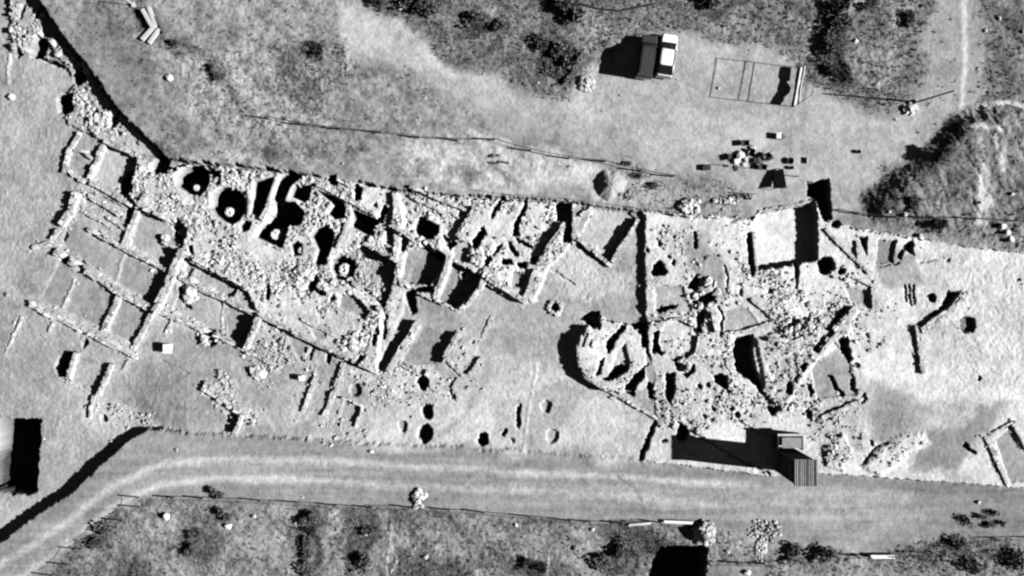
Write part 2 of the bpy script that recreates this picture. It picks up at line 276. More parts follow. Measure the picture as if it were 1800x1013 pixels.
# shafts and cuts; lowered greys put part of their shade into the colour
for pts, d in (([(316, 312), (326, 300), (340, 293), (356, 294), (366, 304), (368, 320), (362, 336), (352, 347), (334, 341), (318, 328)], 2.7), ([(380, 346), (386, 337), (398, 332), (412, 333), (423, 339), (430, 350), (431, 362), (428, 376), (422, 388), (412, 396), (398, 390), (384, 380), (378, 366)], 2.6),
               ([(450, 320), (482, 314), (460, 382), (447, 376)], 1.6), ([(495, 314), (514, 303), (530, 312), (512, 330), (502, 356), (520, 358), (535, 376), (530, 396), (513, 400), (482, 382), (484, 352)], 2.2), ([(364, 292), (390, 304), (387, 314), (372, 312)], .8), ([(424, 398), (432, 388), (442, 392), (438, 404), (428, 408)], .9), ([(521, 326), (547, 329), (542, 359), (513, 346)], 1.4),
               ([(477, 380), (509, 393), (497, 438), (452, 417)], 2.4), ([(514, 430), (524, 425), (532, 432), (530, 448), (518, 450)], 1.0), ([(549, 415), (560, 403), (575, 398), (588, 408), (584, 430), (577, 452), (568, 468), (556, 464), (562, 440)], 1.8),
               ([(563, 337), (608, 358), (606, 383), (590, 386), (578, 376), (588, 362)], 1.6), ([(581, 310), (593, 309), (592, 328), (580, 324)], .8), ([(620, 330), (628, 325), (637, 332), (634, 352), (624, 354), (625, 340)], .9),
               ([(624, 371), (667, 389), (655, 418), (640, 410), (620, 399)], 1.6), ([(664, 386), (676, 362), (684, 366), (672, 392)], .9), ([(655, 362), (662, 356), (663, 366)], .5), ([(586, 456), (600, 450), (614, 455), (624, 470), (618, 486), (604, 492), (590, 486), (584, 472)], 1.3)):
    xr, xl = max(p[0] for p in pts), min(p[0] for p in pts)
    pts = [(x - .45 * d * (900 - x) / 72 * (xr - x) / (xr - xl), y - .35 * d * (506 - y) / 72) for x, y in pts]
    put(mask_poly(pts, 5, 0), 0, a=.72, r=.02); put(mask_poly(pts, 1.1, 0), -d, a=.45, r=.02)
put(mask_poly([(-8, 738), (67, 738), (61, 830), (58, 865), (40, 873), (-32, 865), (-30, 815), (-14, 795)], 1.4), -2.4, a=.38)  # grey lowered to tone down the sunlit west face and darken the trench
put(mask_poly([(1415, 322), (1452, 316), (1457, 385), (1444, 387), (1430, 352), (1418, 346)], 1.2), -1.9, a=.5)
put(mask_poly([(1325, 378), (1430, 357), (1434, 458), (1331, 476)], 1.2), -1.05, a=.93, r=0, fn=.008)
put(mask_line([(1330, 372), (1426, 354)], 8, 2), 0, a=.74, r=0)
for c, d in (((625, 686, 11, 12), .32), ((752, 723, 10, 13), .95), ((748, 762, 12, 16), .75), ((849, 772, 9, 12), 1.0), ((708, 748, 8, 10), .22), ((960, 714, 9, 11), .24), ((970, 765, 10, 13), .22), ((743, 673, 10, 12), .95),
             ((1632, 523, 7, 7), .55), ((1694, 571, 13, 15), .42), ((1783, 491, 4, 4), .2), ((1197, 760, 10, 14), .9), ((1166, 773, 5, 3.5), .3), ((178, 737, 5.5, 5.5), .35), ((1448, 467, 14, 15), 1.4), ((1475, 477, 6, 5), .5), ((814, 484, 5, 5), .5), ((1466, 395, 7, 7), .6), ((976, 541, 8, 10), .5)):
    put(mask_ell(*c, 1.2), -d, a=.70 if d < .35 else .55, r=.0)
for x, y, r in ((1226, 677, 4), (1241, 675, 4), (1205, 685, 3), (1234, 730, 3), (1250, 717, 3.5), (1246, 734, 3.5), (1291, 727, 5), (1282, 715, 4), (1360, 715, 5), (1415, 725, 6), (1525, 776, 4), (1300, 514, 3), (1350, 513, 3), (1457, 667, 3), (1498, 641, 4), (1713, 663, 3), (1158, 428, 4), (1136, 440, 3), (1174, 452, 3.5), (1182, 462, 3.5)):
    put(mask_ell(x, y, r, r * 1.2, 1.2), -.32, r=0)
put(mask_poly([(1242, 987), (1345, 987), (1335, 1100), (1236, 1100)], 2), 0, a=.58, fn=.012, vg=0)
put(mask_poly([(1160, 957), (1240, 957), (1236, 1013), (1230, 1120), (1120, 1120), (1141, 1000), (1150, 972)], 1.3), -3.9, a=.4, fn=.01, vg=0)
# other dark patches: pits dug to their outline so shade fills them
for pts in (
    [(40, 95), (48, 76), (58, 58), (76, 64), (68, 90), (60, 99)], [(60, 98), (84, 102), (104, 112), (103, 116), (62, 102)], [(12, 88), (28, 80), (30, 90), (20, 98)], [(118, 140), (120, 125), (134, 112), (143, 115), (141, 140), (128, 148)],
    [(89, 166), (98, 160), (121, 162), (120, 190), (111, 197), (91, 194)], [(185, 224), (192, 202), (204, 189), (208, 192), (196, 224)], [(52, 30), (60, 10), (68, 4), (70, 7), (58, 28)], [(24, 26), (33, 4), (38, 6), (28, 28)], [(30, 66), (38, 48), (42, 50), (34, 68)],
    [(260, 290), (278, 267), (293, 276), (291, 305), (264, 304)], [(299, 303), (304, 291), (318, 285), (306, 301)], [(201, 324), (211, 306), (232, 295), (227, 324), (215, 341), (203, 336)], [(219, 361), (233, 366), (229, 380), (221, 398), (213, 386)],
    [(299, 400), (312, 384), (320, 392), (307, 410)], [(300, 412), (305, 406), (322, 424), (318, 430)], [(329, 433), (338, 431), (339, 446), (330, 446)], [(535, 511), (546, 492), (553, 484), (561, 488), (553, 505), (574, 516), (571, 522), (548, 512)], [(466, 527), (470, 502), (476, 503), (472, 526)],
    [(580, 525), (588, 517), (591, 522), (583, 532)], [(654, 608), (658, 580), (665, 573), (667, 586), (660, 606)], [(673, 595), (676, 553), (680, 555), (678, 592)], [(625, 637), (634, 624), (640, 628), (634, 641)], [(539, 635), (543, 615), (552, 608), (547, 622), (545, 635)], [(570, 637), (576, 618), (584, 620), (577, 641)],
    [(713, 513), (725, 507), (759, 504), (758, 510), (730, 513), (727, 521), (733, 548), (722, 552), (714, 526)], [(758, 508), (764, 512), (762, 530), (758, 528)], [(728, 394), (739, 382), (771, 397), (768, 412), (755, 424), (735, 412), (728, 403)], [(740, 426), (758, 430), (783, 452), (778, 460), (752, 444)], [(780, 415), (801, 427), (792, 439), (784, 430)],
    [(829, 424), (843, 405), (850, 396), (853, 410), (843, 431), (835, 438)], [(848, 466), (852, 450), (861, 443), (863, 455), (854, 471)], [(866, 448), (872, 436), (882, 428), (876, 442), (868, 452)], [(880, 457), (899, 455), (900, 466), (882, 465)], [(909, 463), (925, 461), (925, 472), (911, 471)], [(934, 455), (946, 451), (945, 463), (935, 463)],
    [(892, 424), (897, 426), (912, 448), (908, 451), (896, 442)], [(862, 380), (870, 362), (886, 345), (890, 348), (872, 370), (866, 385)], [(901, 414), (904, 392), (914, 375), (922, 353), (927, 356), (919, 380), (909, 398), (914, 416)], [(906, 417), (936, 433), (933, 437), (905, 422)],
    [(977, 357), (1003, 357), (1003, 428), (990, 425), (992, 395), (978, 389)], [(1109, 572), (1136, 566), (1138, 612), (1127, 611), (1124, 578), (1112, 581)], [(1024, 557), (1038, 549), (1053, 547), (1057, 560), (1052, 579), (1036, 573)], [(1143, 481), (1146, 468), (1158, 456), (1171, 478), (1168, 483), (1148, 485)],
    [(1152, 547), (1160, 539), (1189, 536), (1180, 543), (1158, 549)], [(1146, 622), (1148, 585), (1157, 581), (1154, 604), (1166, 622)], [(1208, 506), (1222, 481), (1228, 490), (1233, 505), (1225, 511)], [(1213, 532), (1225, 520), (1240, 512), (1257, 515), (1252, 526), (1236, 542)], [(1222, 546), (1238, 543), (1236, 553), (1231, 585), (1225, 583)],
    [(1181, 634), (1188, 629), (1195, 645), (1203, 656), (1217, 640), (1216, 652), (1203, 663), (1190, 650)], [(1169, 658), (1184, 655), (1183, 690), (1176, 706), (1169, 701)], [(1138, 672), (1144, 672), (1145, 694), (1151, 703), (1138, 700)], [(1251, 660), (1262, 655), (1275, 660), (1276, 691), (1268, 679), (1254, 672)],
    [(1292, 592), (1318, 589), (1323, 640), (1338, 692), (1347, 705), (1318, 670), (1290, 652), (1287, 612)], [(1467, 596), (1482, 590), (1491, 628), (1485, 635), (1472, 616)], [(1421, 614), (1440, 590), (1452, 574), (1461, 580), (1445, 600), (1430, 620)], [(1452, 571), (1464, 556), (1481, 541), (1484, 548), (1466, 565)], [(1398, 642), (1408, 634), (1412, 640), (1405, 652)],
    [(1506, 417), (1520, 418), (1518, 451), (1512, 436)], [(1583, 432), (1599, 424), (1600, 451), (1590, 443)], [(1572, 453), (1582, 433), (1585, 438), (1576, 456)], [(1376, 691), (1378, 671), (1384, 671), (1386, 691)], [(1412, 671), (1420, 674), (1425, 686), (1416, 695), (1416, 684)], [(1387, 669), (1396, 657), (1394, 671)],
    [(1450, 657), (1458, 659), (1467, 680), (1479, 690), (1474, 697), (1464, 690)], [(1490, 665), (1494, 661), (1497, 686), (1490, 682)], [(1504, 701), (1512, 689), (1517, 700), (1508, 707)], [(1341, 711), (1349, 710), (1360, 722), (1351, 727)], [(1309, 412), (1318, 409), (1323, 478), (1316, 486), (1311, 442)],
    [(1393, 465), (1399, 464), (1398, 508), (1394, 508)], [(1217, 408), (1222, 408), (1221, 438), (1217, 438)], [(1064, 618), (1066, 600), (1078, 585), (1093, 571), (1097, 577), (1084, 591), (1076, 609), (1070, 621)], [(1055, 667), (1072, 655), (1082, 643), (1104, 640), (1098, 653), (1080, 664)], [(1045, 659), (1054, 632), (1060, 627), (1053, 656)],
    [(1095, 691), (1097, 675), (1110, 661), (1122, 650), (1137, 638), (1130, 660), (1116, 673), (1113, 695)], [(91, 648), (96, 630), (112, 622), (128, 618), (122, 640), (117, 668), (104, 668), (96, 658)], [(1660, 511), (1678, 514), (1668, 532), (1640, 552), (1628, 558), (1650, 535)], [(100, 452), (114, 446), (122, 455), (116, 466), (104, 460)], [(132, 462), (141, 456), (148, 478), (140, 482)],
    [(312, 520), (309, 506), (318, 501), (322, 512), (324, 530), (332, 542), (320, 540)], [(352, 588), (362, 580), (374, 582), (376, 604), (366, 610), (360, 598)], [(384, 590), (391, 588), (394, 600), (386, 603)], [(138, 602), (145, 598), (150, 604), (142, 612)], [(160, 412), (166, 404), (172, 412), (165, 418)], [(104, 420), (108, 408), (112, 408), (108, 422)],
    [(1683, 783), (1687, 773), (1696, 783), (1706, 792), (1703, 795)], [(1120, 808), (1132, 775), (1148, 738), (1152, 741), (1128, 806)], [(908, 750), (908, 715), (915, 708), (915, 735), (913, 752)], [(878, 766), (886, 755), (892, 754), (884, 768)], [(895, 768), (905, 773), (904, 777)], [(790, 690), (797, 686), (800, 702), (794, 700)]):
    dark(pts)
for L, wd, d in (([(1187, 741), (1215, 757), (1240, 773), (1287, 801), (1345, 828)], 4, .28), ([(1010, 426), (1040, 445), (1062, 464)], 6, .25), ([(1508, 812), (1530, 784), (1550, 775)], 3, .2), ([(1584, 502), (1588, 530)], 3, .3), ([(1591, 503), (1595, 534)], 3, .3), ([(1599, 503), (1600, 532)], 3, .3), ([(972, 476), (1008, 499)], 5, .15),
                 ([(1260, 540), (1268, 556), (1263, 590)], 4, .25), ([(1306, 520), (1325, 520)], 2, .1), ([(1535, 470), (1575, 462)], 4, .2), ([(1610, 460), (1640, 455), (1660, 458)], 5, .15), ([(1270, 468), (1277, 490), (1274, 512)], 3, .2), ([(280, 634), (328, 657)], 2.5, .1), ([(1700, 400), (1700, 401)], 2, .01)):
    put(mask_line(L, wd, 1.2), -d)

WALLS = (
    ([(150, 402), (182, 419), (216, 437), (256, 457), (297, 477)], 9, .36, 'low straight stone wall north of the two wide grey rooms, crowned with small stones'),
    ([(94, 440), (128, 462), (170, 487), (207, 512), (240, 530), (275, 547)], 14, .46, 'broad pale crumbling wall along the south side of the two wide grey rooms'),
    ([(275, 547), (310, 562), (345, 577), (394, 597), (440, 621), (483, 641)], 9, .30, 'long low wall running southeast past the dark tumbled stones to the grey court'),
    ([(50, 533), (80, 549), (110, 563), (165, 590), (200, 608), (236, 625)], 12, .36, 'long pale wall closing the row of three square rooms on the south'),
    ([(128, 490), (117, 516), (106, 542)], 5, .12, 'faint line of stones dividing the westernmost grey room'),
    ([(210, 516), (195, 548), (180, 580)], 11, .30, 'short double-faced cross wall, western of the two between the square rooms'),
    ([(266, 550), (250, 580), (234, 610)], 10, .28, 'short double-faced cross wall just north of the white box'),
    ([(322, 440), (310, 466), (298, 494), (276, 546)], 14, .78, 'tall double cross wall casting the broad shadow at the east end of the darkest grey room'),
    ([(322, 452), (350, 464), (390, 485), (432, 507)], 10, .34, 'stone wall edging the rubble above the narrow strip room'),
    ([(313, 487), (350, 508), (400, 530), (456, 555)], 9, .40, 'stone wall along the south edge of the narrow strip room'),
    ([(456, 555), (508, 578), (523, 588), (582, 616), (604, 627)], 9, .34, 'long wall along the southern foot of the rubble field'),
    ([(457, 558), (446, 584), (434, 610)], 10, .72, 'tall short cross wall shading the small grey room below the strip room'),
    ([(604, 627), (640, 642), (668, 658)], 7, .22, 'thin low wall closing the foot of the pale corridor'),
    ([(600, 480), (636, 512), (672, 545)], 7, .55, 'thin straight diagonal wall below the triangular rubble-filled room'),
    ([(737, 566), (725, 585), (712, 606), (688, 645)], 13, .66, 'thick slanting wall of white stones between the pale corridor and a grey room'),
    ([(806, 585), (795, 606), (783, 628)], 10, .56, 'slanting stone wall on the east side of the smooth grey room'),
    ([(783, 630), (797, 645), (812, 660)], 6, .16, 'low wall of thin stones running southeast from the slanting wall corner'),
    ([(846, 630), (837, 642), (828, 654)], 6, .27, 'short isolated stub of wall beside the pale open ground'),
    ([(855, 487), (885, 505), (918, 527)], 11, .36, 'stone wall with shaded south face on the edge of the central rooms'),
    ([(942, 474), (932, 500), (920, 526)], 8, .30, 'ragged white wall on the east side of the central rooms'),
    ([(840, 366), (824, 391), (808, 416)], 15, .55, 'wide white wall slanting down from the northern site edge among the central rooms'),
    ([(723, 330), (770, 350), (800, 362), (828, 374)], 7, .36, 'northernmost thin wall of the long narrow rooms by the site edge'),
    ([(720, 345), (752, 360), (783, 377)], 6, .26, 'second thin wall parallel to the northern site edge'),
    ([(1009, 358), (1009, 390), (1009, 424)], 8, .42, 'straight narrow wall beside the deep black cut west of the square pale room'),
    ([(1014, 419), (1040, 440), (1068, 464)], 8, .42, 'southwest wall of the square pale room'),
    ([(1121, 388), (1100, 420), (1076, 457)], 7, .46, 'southeast wall of the square pale room'),
    ([(1000, 384), (974, 422), (946, 462)], 10, .56, 'slanting wall running southwest from the deep black cut'),
    ([(1020, 378), (1040, 366)], 6, .3, 'short stone edging at the north corner of the square pale room'),
    ([(178, 247), (208, 260), (238, 273)], 8, .36, 'north wall of the small square room below the earth bank'),
    ([(176, 252), (163, 282), (150, 312)], 7, .36, 'west wall of the small square room below the earth bank'),
    ([(150, 319), (185, 338), (222, 358)], 7, .30, 'south wall of the small square room below the earth bank'),
    ([(133, 230), (115, 262), (107, 292)], 8, .38, 'outer west wall of the two tiny rooms beside open ground'),
    ([(107, 292), (122, 306), (140, 318)], 7, .34, 'southwest corner wall of the two tiny rooms'),
    ([(122, 262), (140, 264), (152, 275)], 6, .30, 'tiny dividing wall between the two tiny rooms'),
    ([(130, 338), (126, 352), (120, 374), (108, 390)], 13, .58, 'bulky white broken wall end overlooking the open ground at the west'),
    ([(100, 402), (88, 420)], 9, .34, 'detached block of wall between two shadows at the west edge'),
    ([(52, 436), (66, 432), (82, 428), (100, 430)], 9, .30, 'line of tumbled white stones sticking out west into open ground'),
    ([(148, 343), (172, 356), (200, 372), (214, 384)], 10, .32, 'crooked row of large stones in the narrow room under the square room'),
    ([(181, 380), (200, 392), (219, 405)], 6, .22, 'thin wall under the crooked row of large stones'),
    ([(240, 366), (228, 396), (214, 430)], 10, .30, 'slanting wall west of the room with the round stone base'),
    ([(253, 368), (285, 380), (306, 394)], 8, .32, 'stone edging between the rubble field and the room with the round stone base'),
    ([(284, 424), (306, 436), (330, 446)], 8, .30, 'short wall running east from the round stone base'),
    ([(134, 622), (126, 644), (119, 666)], 8, .7, 'pale wall stub beside the ragged black hollow in the southwest'),
    ([(196, 640), (185, 666), (174, 690)], 9, .5, 'pale wall casting a narrow black shadow in the small southwestern room'),
    ([(112, 674), (134, 684), (156, 694)], 4, .12, 'thin line of stones on the south side of the southwestern room'),
    ([(163, 697), (158, 716), (155, 736)], 6, .32, 'short upright stub south of the southwestern room'),
    ([(194, 712), (235, 730), (272, 748)], 6, .20, 'low line of stones ending at the bend of the dirt road'),
    ([(360, 678), (386, 694), (410, 710), (432, 724)], 18, .36, 'broad wall of jumbled stones standing alone in the southern grey court'),
    ([(431, 727), (425, 742), (419, 757)], 8, .58, 'short wall end reaching the dirt road below the jumbled stones'),
    ([(605, 637), (592, 680), (575, 725)], 10, .28, 'double line of stones running south from the rubble field'),
    ([(557, 662), (546, 690), (536, 720)], 8, .24, 'loose row of stones west of the double line of stones'),
    ([(604, 698), (622, 704), (639, 714), (630, 744)], 5, .26, 'bent thin wall round a little room under the shallow round pit'),
    ([(1318, 527), (1338, 544), (1361, 563)], 7, .18, 'thin diagonal wall on the bright ground south of the white square pit'),
    ([(1272, 586), (1310, 580), (1340, 570), (1372, 560)], 6, .20, 'narrow curved wall north of the big wedge of shadow'),
    ([(1494, 540), (1474, 560), (1455, 581), (1432, 612)], 10, .42, 'ragged diagonal wall of rough stones in the eastern ruins'),
    ([(1601, 571), (1607, 610), (1611, 655)], 6, .26, 'straight upright wall line on the bright eastern ground'),
    ([(1682, 518), (1662, 545), (1634, 563), (1612, 579)], 12, .36, 'curved wall around the small round hole in the east'),
    ([(1500, 491), (1526, 505), (1527, 542)], 5, .22, 'small angled wall east of the ragged diagonal wall'),
    ([(1720, 765), (1740, 806), (1758, 846)], 7, .17, 'long side wall of the tilted room at the southeast corner'),
    ([(1768, 744), (1780, 765), (1792, 787)], 6, .20, 'short far wall of the tilted room at the southeast corner'),
    ([(1736, 757), (1752, 748), (1766, 741)], 5, .12, 'end wall of the tilted room at the southeast corner'),
    ([(1514, 698), (1478, 713), (1440, 729)], 7, .26, 'low wall bounding the ruins above the watch hut'),
    ([(36, 556), (22, 588), (6, 622)], 6, .14, 'faint line of stones at the far western margin'),
    ([(90, 566), (83, 586)], 6, .15, 'tiny stub of stones under the long pale wall, westernmost'),
    ([(222, 636), (212, 652)], 6, .16, 'tiny stub of stones under the east end of the long pale wall'),
    ([(752, 682), (772, 690), (794, 698)], 4, .12, 'thin line of stones east of the small black round pit'),
    ([(806, 664), (798, 678), (797, 698)], 6, .2, 'curved stub of stones closing the thin line of stones'),
    ([(752, 650), (746, 668)], 6, .28, 'stub of wall just above the small black round pit'),
    ([(545, 612), (540, 634)], 5, .3, 'small curved stone edging in the court below the rubble field'),
    ([(716, 690), (745, 694)], 6, .15, 'thin stones under the small black round pit'),
    ([(1300, 738), (1330, 752), (1350, 757)], 5, .2, 'thin wall running into the shadow of the watch hut'),
    ([(388, 590), (386, 560), (392, 530)], 7, .2, 'low west wall of the small grey room with the dark end'),
    ([(505, 582), (500, 612), (490, 640)], 6, .14, 'faint cross wall below the rubble field'),
    ([(1228, 545), (1233, 583)], 5, .24, 'thin upright stone line under the tangle of stones'),
    ([(1247, 530), (1250, 556), (1255, 584)], 8, .32, 'bright narrow pier of wall under the tangle of stones'),
    ([(1024, 580), (1015, 608), (1016, 640), (1029, 662), (1058, 680)], 10, .20, 'curved outer wall of the round tower mound'),
    ([(1060, 681), (1100, 703), (1150, 731)], 6, .26, 'straight thin wall running southeast from the round tower mound'),
    ([(1160, 566), (1192, 560), (1222, 574)], 6, .22, 'north arc of stones round the pale circular floor'),
    ([(1226, 590), (1222, 618), (1204, 634)], 6, .22, 'east arc of stones round the pale circular floor'),
    ([(1345, 595), (1390, 600), (1420, 590)], 8, .25, 'rough stone row on the rubble east of the wedge of shadow'),
    ([(1500, 424), (1502, 455)], 6, .2, 'short white wall beside the northern black notch'),
    ([(497, 312), (480, 350), (463, 384)], 9, .32, 'narrow white wall standing between two deep black shafts'),
    ([(546, 366), (524, 322)], 5, .2, 'small wall tongue at the edge of the black shafts'),
    ([(438, 338), (441, 358), (438, 374)], 5, .25, 'short rim of white stones on the right lip of the large round shaft'),
    ([(450, 414), (474, 426), (496, 440)], 5, .22, 'straight stone lip along the south side of the diamond-shaped shaft'),
    ([(560, 326), (585, 338), (612, 352)], 8, .3, 'straight wall on the north side of the long black slot'),
    ([(596, 318), (622, 330)], 6, .25, 'tiny wall between two small northern hollows'),
    ([(612, 392), (606, 412), (596, 430)], 7, .25, 'crosswise wall south of the long black slot'),
    ([(664, 398), (650, 424)], 7, .3, 'cross wall west of the small lit room in the rubble'),
    ([(530, 560), (560, 576), (590, 590)], 6, .2, 'low wall trace at the foot of the rubble field'),
    ([(600, 345), (640, 366), (672, 382)], 9, .32, 'straight wall running past the black pits near the northern edge'),
    ([(664, 400), (690, 396), (722, 416)], 9, .32, 'pale wall on top of the small lit room in the rubble'),
    ([(640, 428), (670, 442), (702, 460)], 9, .32, 'straight pale wall north of the triangular rubble-filled room'),
    ([(707, 446), (700, 475), (694, 500)], 10, .2, 'wide pale wall west of the smooth grey central room'),
    ([(790, 450), (784, 475), (764, 522)], 10, .25, 'white wall between the two smooth grey central rooms'),
    ([(858, 462), (846, 500), (822, 536)], 7, .25, 'stone wall east of the room with the ringed hole'),
    ([(766, 526), (786, 536), (800, 545)], 5, .2, 'thin stones closing the southern side of the room with the ringed hole'),
    ([(1446, 405), (1480, 440), (1520, 480)], 8, .2, 'crumbling white wall running southeast from the white square pit'),
    ([(1320, 410), (1326, 478)], 6, .2, 'thin white wall along the west side of the white square pit'),
    ([(140, 372), (160, 382), (181, 392)], 6, .2, 'broken wall trace above the westernmost wide grey room'),
    ([(302, 548), (298, 566), (290, 582)], 6, .15, 'faint cross wall between the heap by the double wall and the white box'),
    ([(340, 474), (332, 490)], 7, .2, 'tiny partition at the west end of the narrow strip room'),
    ([(420, 500), (412, 522)], 7, .22, 'tiny partition at the east end of the narrow strip room'),
    ([(455, 600), (470, 612), (490, 622)], 6, .16, 'broken wall trace between grey court and rubble field'),
    ([(655, 690), (690, 700), (720, 708)], 5, .12, 'faint row of stones between the round pits in the south'),
    ([(862, 560), (848, 592)], 5, .1, 'faint scrape of stones on the open ground in the middle'),
    ([(700, 640), (720, 648), (738, 660)], 6, .16, 'broken stones at the lower end of the thick slanting wall'),
)
for pts, w, h, lab in WALLS:          # trampled pale stone dust along the wall feet
    wm = mask_line(pts, w * 1.5 + 7, 5, 3); put((wm[0], wm[1] * .6), 0, a=.83, r=.03)
# fine relief: rubble stones, pebbles, tussocks
f1, idv = cells(WX + 5 * fbm(X, Y, 30, 2, 33), WY, 6.2, 31)
stone = np.clip(f1 * 3.2, 0, 1) * (.15 + 1.15 * idv ** 1.6)
f2, idb = cells(X, Y, 3.4, 37)
pebble = np.clip(f2 * 3, 0, 1) * (.2 + .9 * idb)
clus = np.clip(.62 + 1.3 * fbm(X, Y, 44, 4, 77, .6), .06, 1.9)
big = fbm(X, Y, 16, 3, 78, .6)
H += R * clus * (1.5 * stone + .8 * pebble - .5 + 1.3 * big)
fine = np.clip((1860 - np.abs(X - 900)) / 900, 0, 1) * np.clip((1500 - np.abs(Y - 506)) / 900, 0, 1)
H += fine * FN * (1.2 * fbm(X, Y, 4.5, 3, 41, .7) + .7 * fbm(X, Y, 34, 4, 43)) + fine * .007 * fbm(X, Y, 3.1, 2, 44)
# natural mottling of the soil colour
mot = fbm(X, Y, 60, 5, 51, .62); mot2 = fbm(X, Y, 11, 4, 52, .6); strk = fbm(X * .35, Y * 1.3, 20, 4, 53, .6)
wild = 1 - np.clip(mask_all(SITE) + mask_all(ROAD) + mask_all(YARD, 44, True) + mask_all(TRACK, 24, True), 0, 1)
cover = np.clip(FN / .045, 0, 1) * wild + .35 * wild * (X < 900)
cover = np.clip(cover, 0, 1)
diag = fbm((X + 1.1 * Y) * .22, (Y - .9 * X) * .9, 22, 4, 56, .65)
mot3 = fbm(X, Y, 5, 3, 54, .7)
onroad = mask_all(ROAD); rut = fbm(X * .10, Y * 1.5, 16, 4, 57, .6)
A *= np.clip(1 + .22 * onroad * rut + (.20 + .12 * cover - .12 * onroad) * mot + (.16 + .30 * cover) * mot2 + (.17 + .16 * cover) * mot3 + .07 * strk * (1 - wild) + .30 * cover * diag, .3, 1.8)
A *= 1 + np.clip(R * clus / .09, 0, 1) * (-.24 + .44 * idv)
A = np.clip(A, .015, .62)
GZ = H
def gh(px, py):
    i = min(max(int(np.searchsorted(AX, px)) - 1, 0), len(AX) - 2); j = min(max(int(np.searchsorted(AY, py)) - 1, 0), len(AY) - 2)
    fx = (px - AX[i]) / (AX[i + 1] - AX[i]); fy = (py - AY[j]) / (AY[j + 1] - AY[j])
    return float((GZ[j, i] * (1 - fx) + GZ[j, i + 1] * fx) * (1 - fy) + (GZ[j + 1, i] * (1 - fx) + GZ[j + 1, i + 1] * fx) * fy)
def gmin(px, py, r=6): return min(gh(px + dx, py + dy) for dx in (-r, 0, r) for dy in (-r, 0, r))

# ---------------------------------------------------------------- materials (all neutral: black-and-white film)
def mat(name, g=None, attr=None, rough=.9, var=.18, scale=6.0, bump=0.0, metal=0.0, spec=.2):
    m = bpy.data.materials.new(name); m.use_nodes = True
    n, l = m.node_tree.nodes, m.node_tree.links; b = n['Principled BSDF']
    b.inputs['Roughness'].default_value = rough; b.inputs['Metallic'].default_value = metal
    b.inputs['Specular IOR Level'].default_value = spec
    tc = n.new('ShaderNodeTexCoord'); nz = n.new('ShaderNodeTexNoise'); nz.inputs['Scale'].default_value = scale; nz.inputs['Detail'].default_value = 5
    l.new(tc.outputs['Object'], nz.inputs['Vector'])
    mr = n.new('ShaderNodeMapRange'); mr.inputs[1].default_value = .25; mr.inputs[2].default_value = .75; mr.inputs[3].default_value = 1 - var; mr.inputs[4].default_value = 1 + var
    l.new(nz.outputs[0], mr.inputs[0])
    mu = n.new('ShaderNodeMath'); mu.operation = 'MULTIPLY'; l.new(mr.outputs[0], mu.inputs[0])
    if attr:
        at = n.new('ShaderNodeAttribute'); at.attribute_name = attr; l.new(at.outputs['Fac'], mu.inputs[1])
    else: mu.inputs[1].default_value = g
    cc = n.new('ShaderNodeCombineColor')
    for i in range(3): l.new(mu.outputs[0], cc.inputs[i])
    l.new(cc.outputs[0], b.inputs['Base Color'])
    if bump:
        bp = n.new('ShaderNodeBump'); bp.inputs['Strength'].default_value = bump; bp.inputs['Distance'].default_value = .05
        l.new(nz.outputs[0], bp.inputs['Height']); l.new(bp.outputs[0], b.inputs['Normal'])
    return m
M = dict(soil=mat('soil', attr='tone', var=.20, scale=9, spec=.05), stone=mat('stone', attr='tone', var=.22, scale=7, spec=.1),
         leaf=mat('leaf', attr='tone', var=.3, scale=5, spec=.1), white_paint=mat('white_paint', .66, rough=.35, var=.04, spec=.4), dark_paint=mat('dark_paint', .030, rough=.45, var=.25, spec=.35),
         glass=mat('glass', .012, rough=.12, var=.1, spec=.5), rubber=mat('rubber', .02, var=.3), chrome=mat('chrome', .35, rough=.35, metal=.7, var=.15),
         wood=mat('wood', .10, var=.45, scale=12), pale_wood=mat('pale_wood', .40, var=.3, scale=10), iron=mat('iron', .035, rough=.6, var=.4, metal=.3), sheet_roof=mat('sheet_roof', .20, rough=.8, var=.25, scale=2), roofing=mat('roofing', .13, rough=.6, var=.35, scale=3, metal=.2),
         dark_board=mat('dark_board', .03, var=.4), plaster=mat('plaster', .62, var=.12, scale=3), plastic=mat('plastic', .70, rough=.4, var=.05), canvas=mat('canvas', .006, var=.35, scale=4, spec=0, rough=1), board=mat('board', .75, rough=.5, var=.06))

# ---------------------------------------------------------------- structure meshes from the grid
def grid_object(name, cellmask):
    ny, nx = X.shape
    jj, ii = np.nonzero(cellmask)
    q = np.stack([jj * nx + ii, (jj + 1) * nx + ii, (jj + 1) * nx + ii + 1, jj * nx + ii + 1], 1)
    used, inv = np.unique(q.ravel(), return_inverse=True)
    co = np.stack([(X.ravel()[used] - 900) * S, (506.5 - Y.ravel()[used]) * S, H.ravel()[used]], 1).astype(np.float32)
    me = bpy.data.meshes.new(name); n = len(q)
    me.vertices.add(len(co)); me.vertices.foreach_set('co', co.ravel())
    me.loops.add(n * 4); me.loops.foreach_set('vertex_index', inv.astype(np.int32).ravel())
    me.polygons.add(n); me.polygons.foreach_set('loop_start', np.arange(0, n * 4, 4, dtype=np.int32))
    me.update(calc_edges=True)
    at = me.attributes.new('tone', 'FLOAT', 'POINT'); at.data.foreach_set('value', A.ravel()[used].astype(np.float32))
    me.materials.append(M['soil'])
    o = bpy.data.objects.new(name, me); COL.objects.link(o); o['kind'] = 'structure'
    return o
cx, cy = (WX[:-1, :-1] + WX[1:, 1:]) / 2, (WY[:-1, :-1] + WY[1:, 1:]) / 2
cx3, cy3 = (WX3[:-1, :-1] + WX3[1:, 1:]) / 2, (WY3[:-1, :-1] + WY3[1:, 1:]) / 2
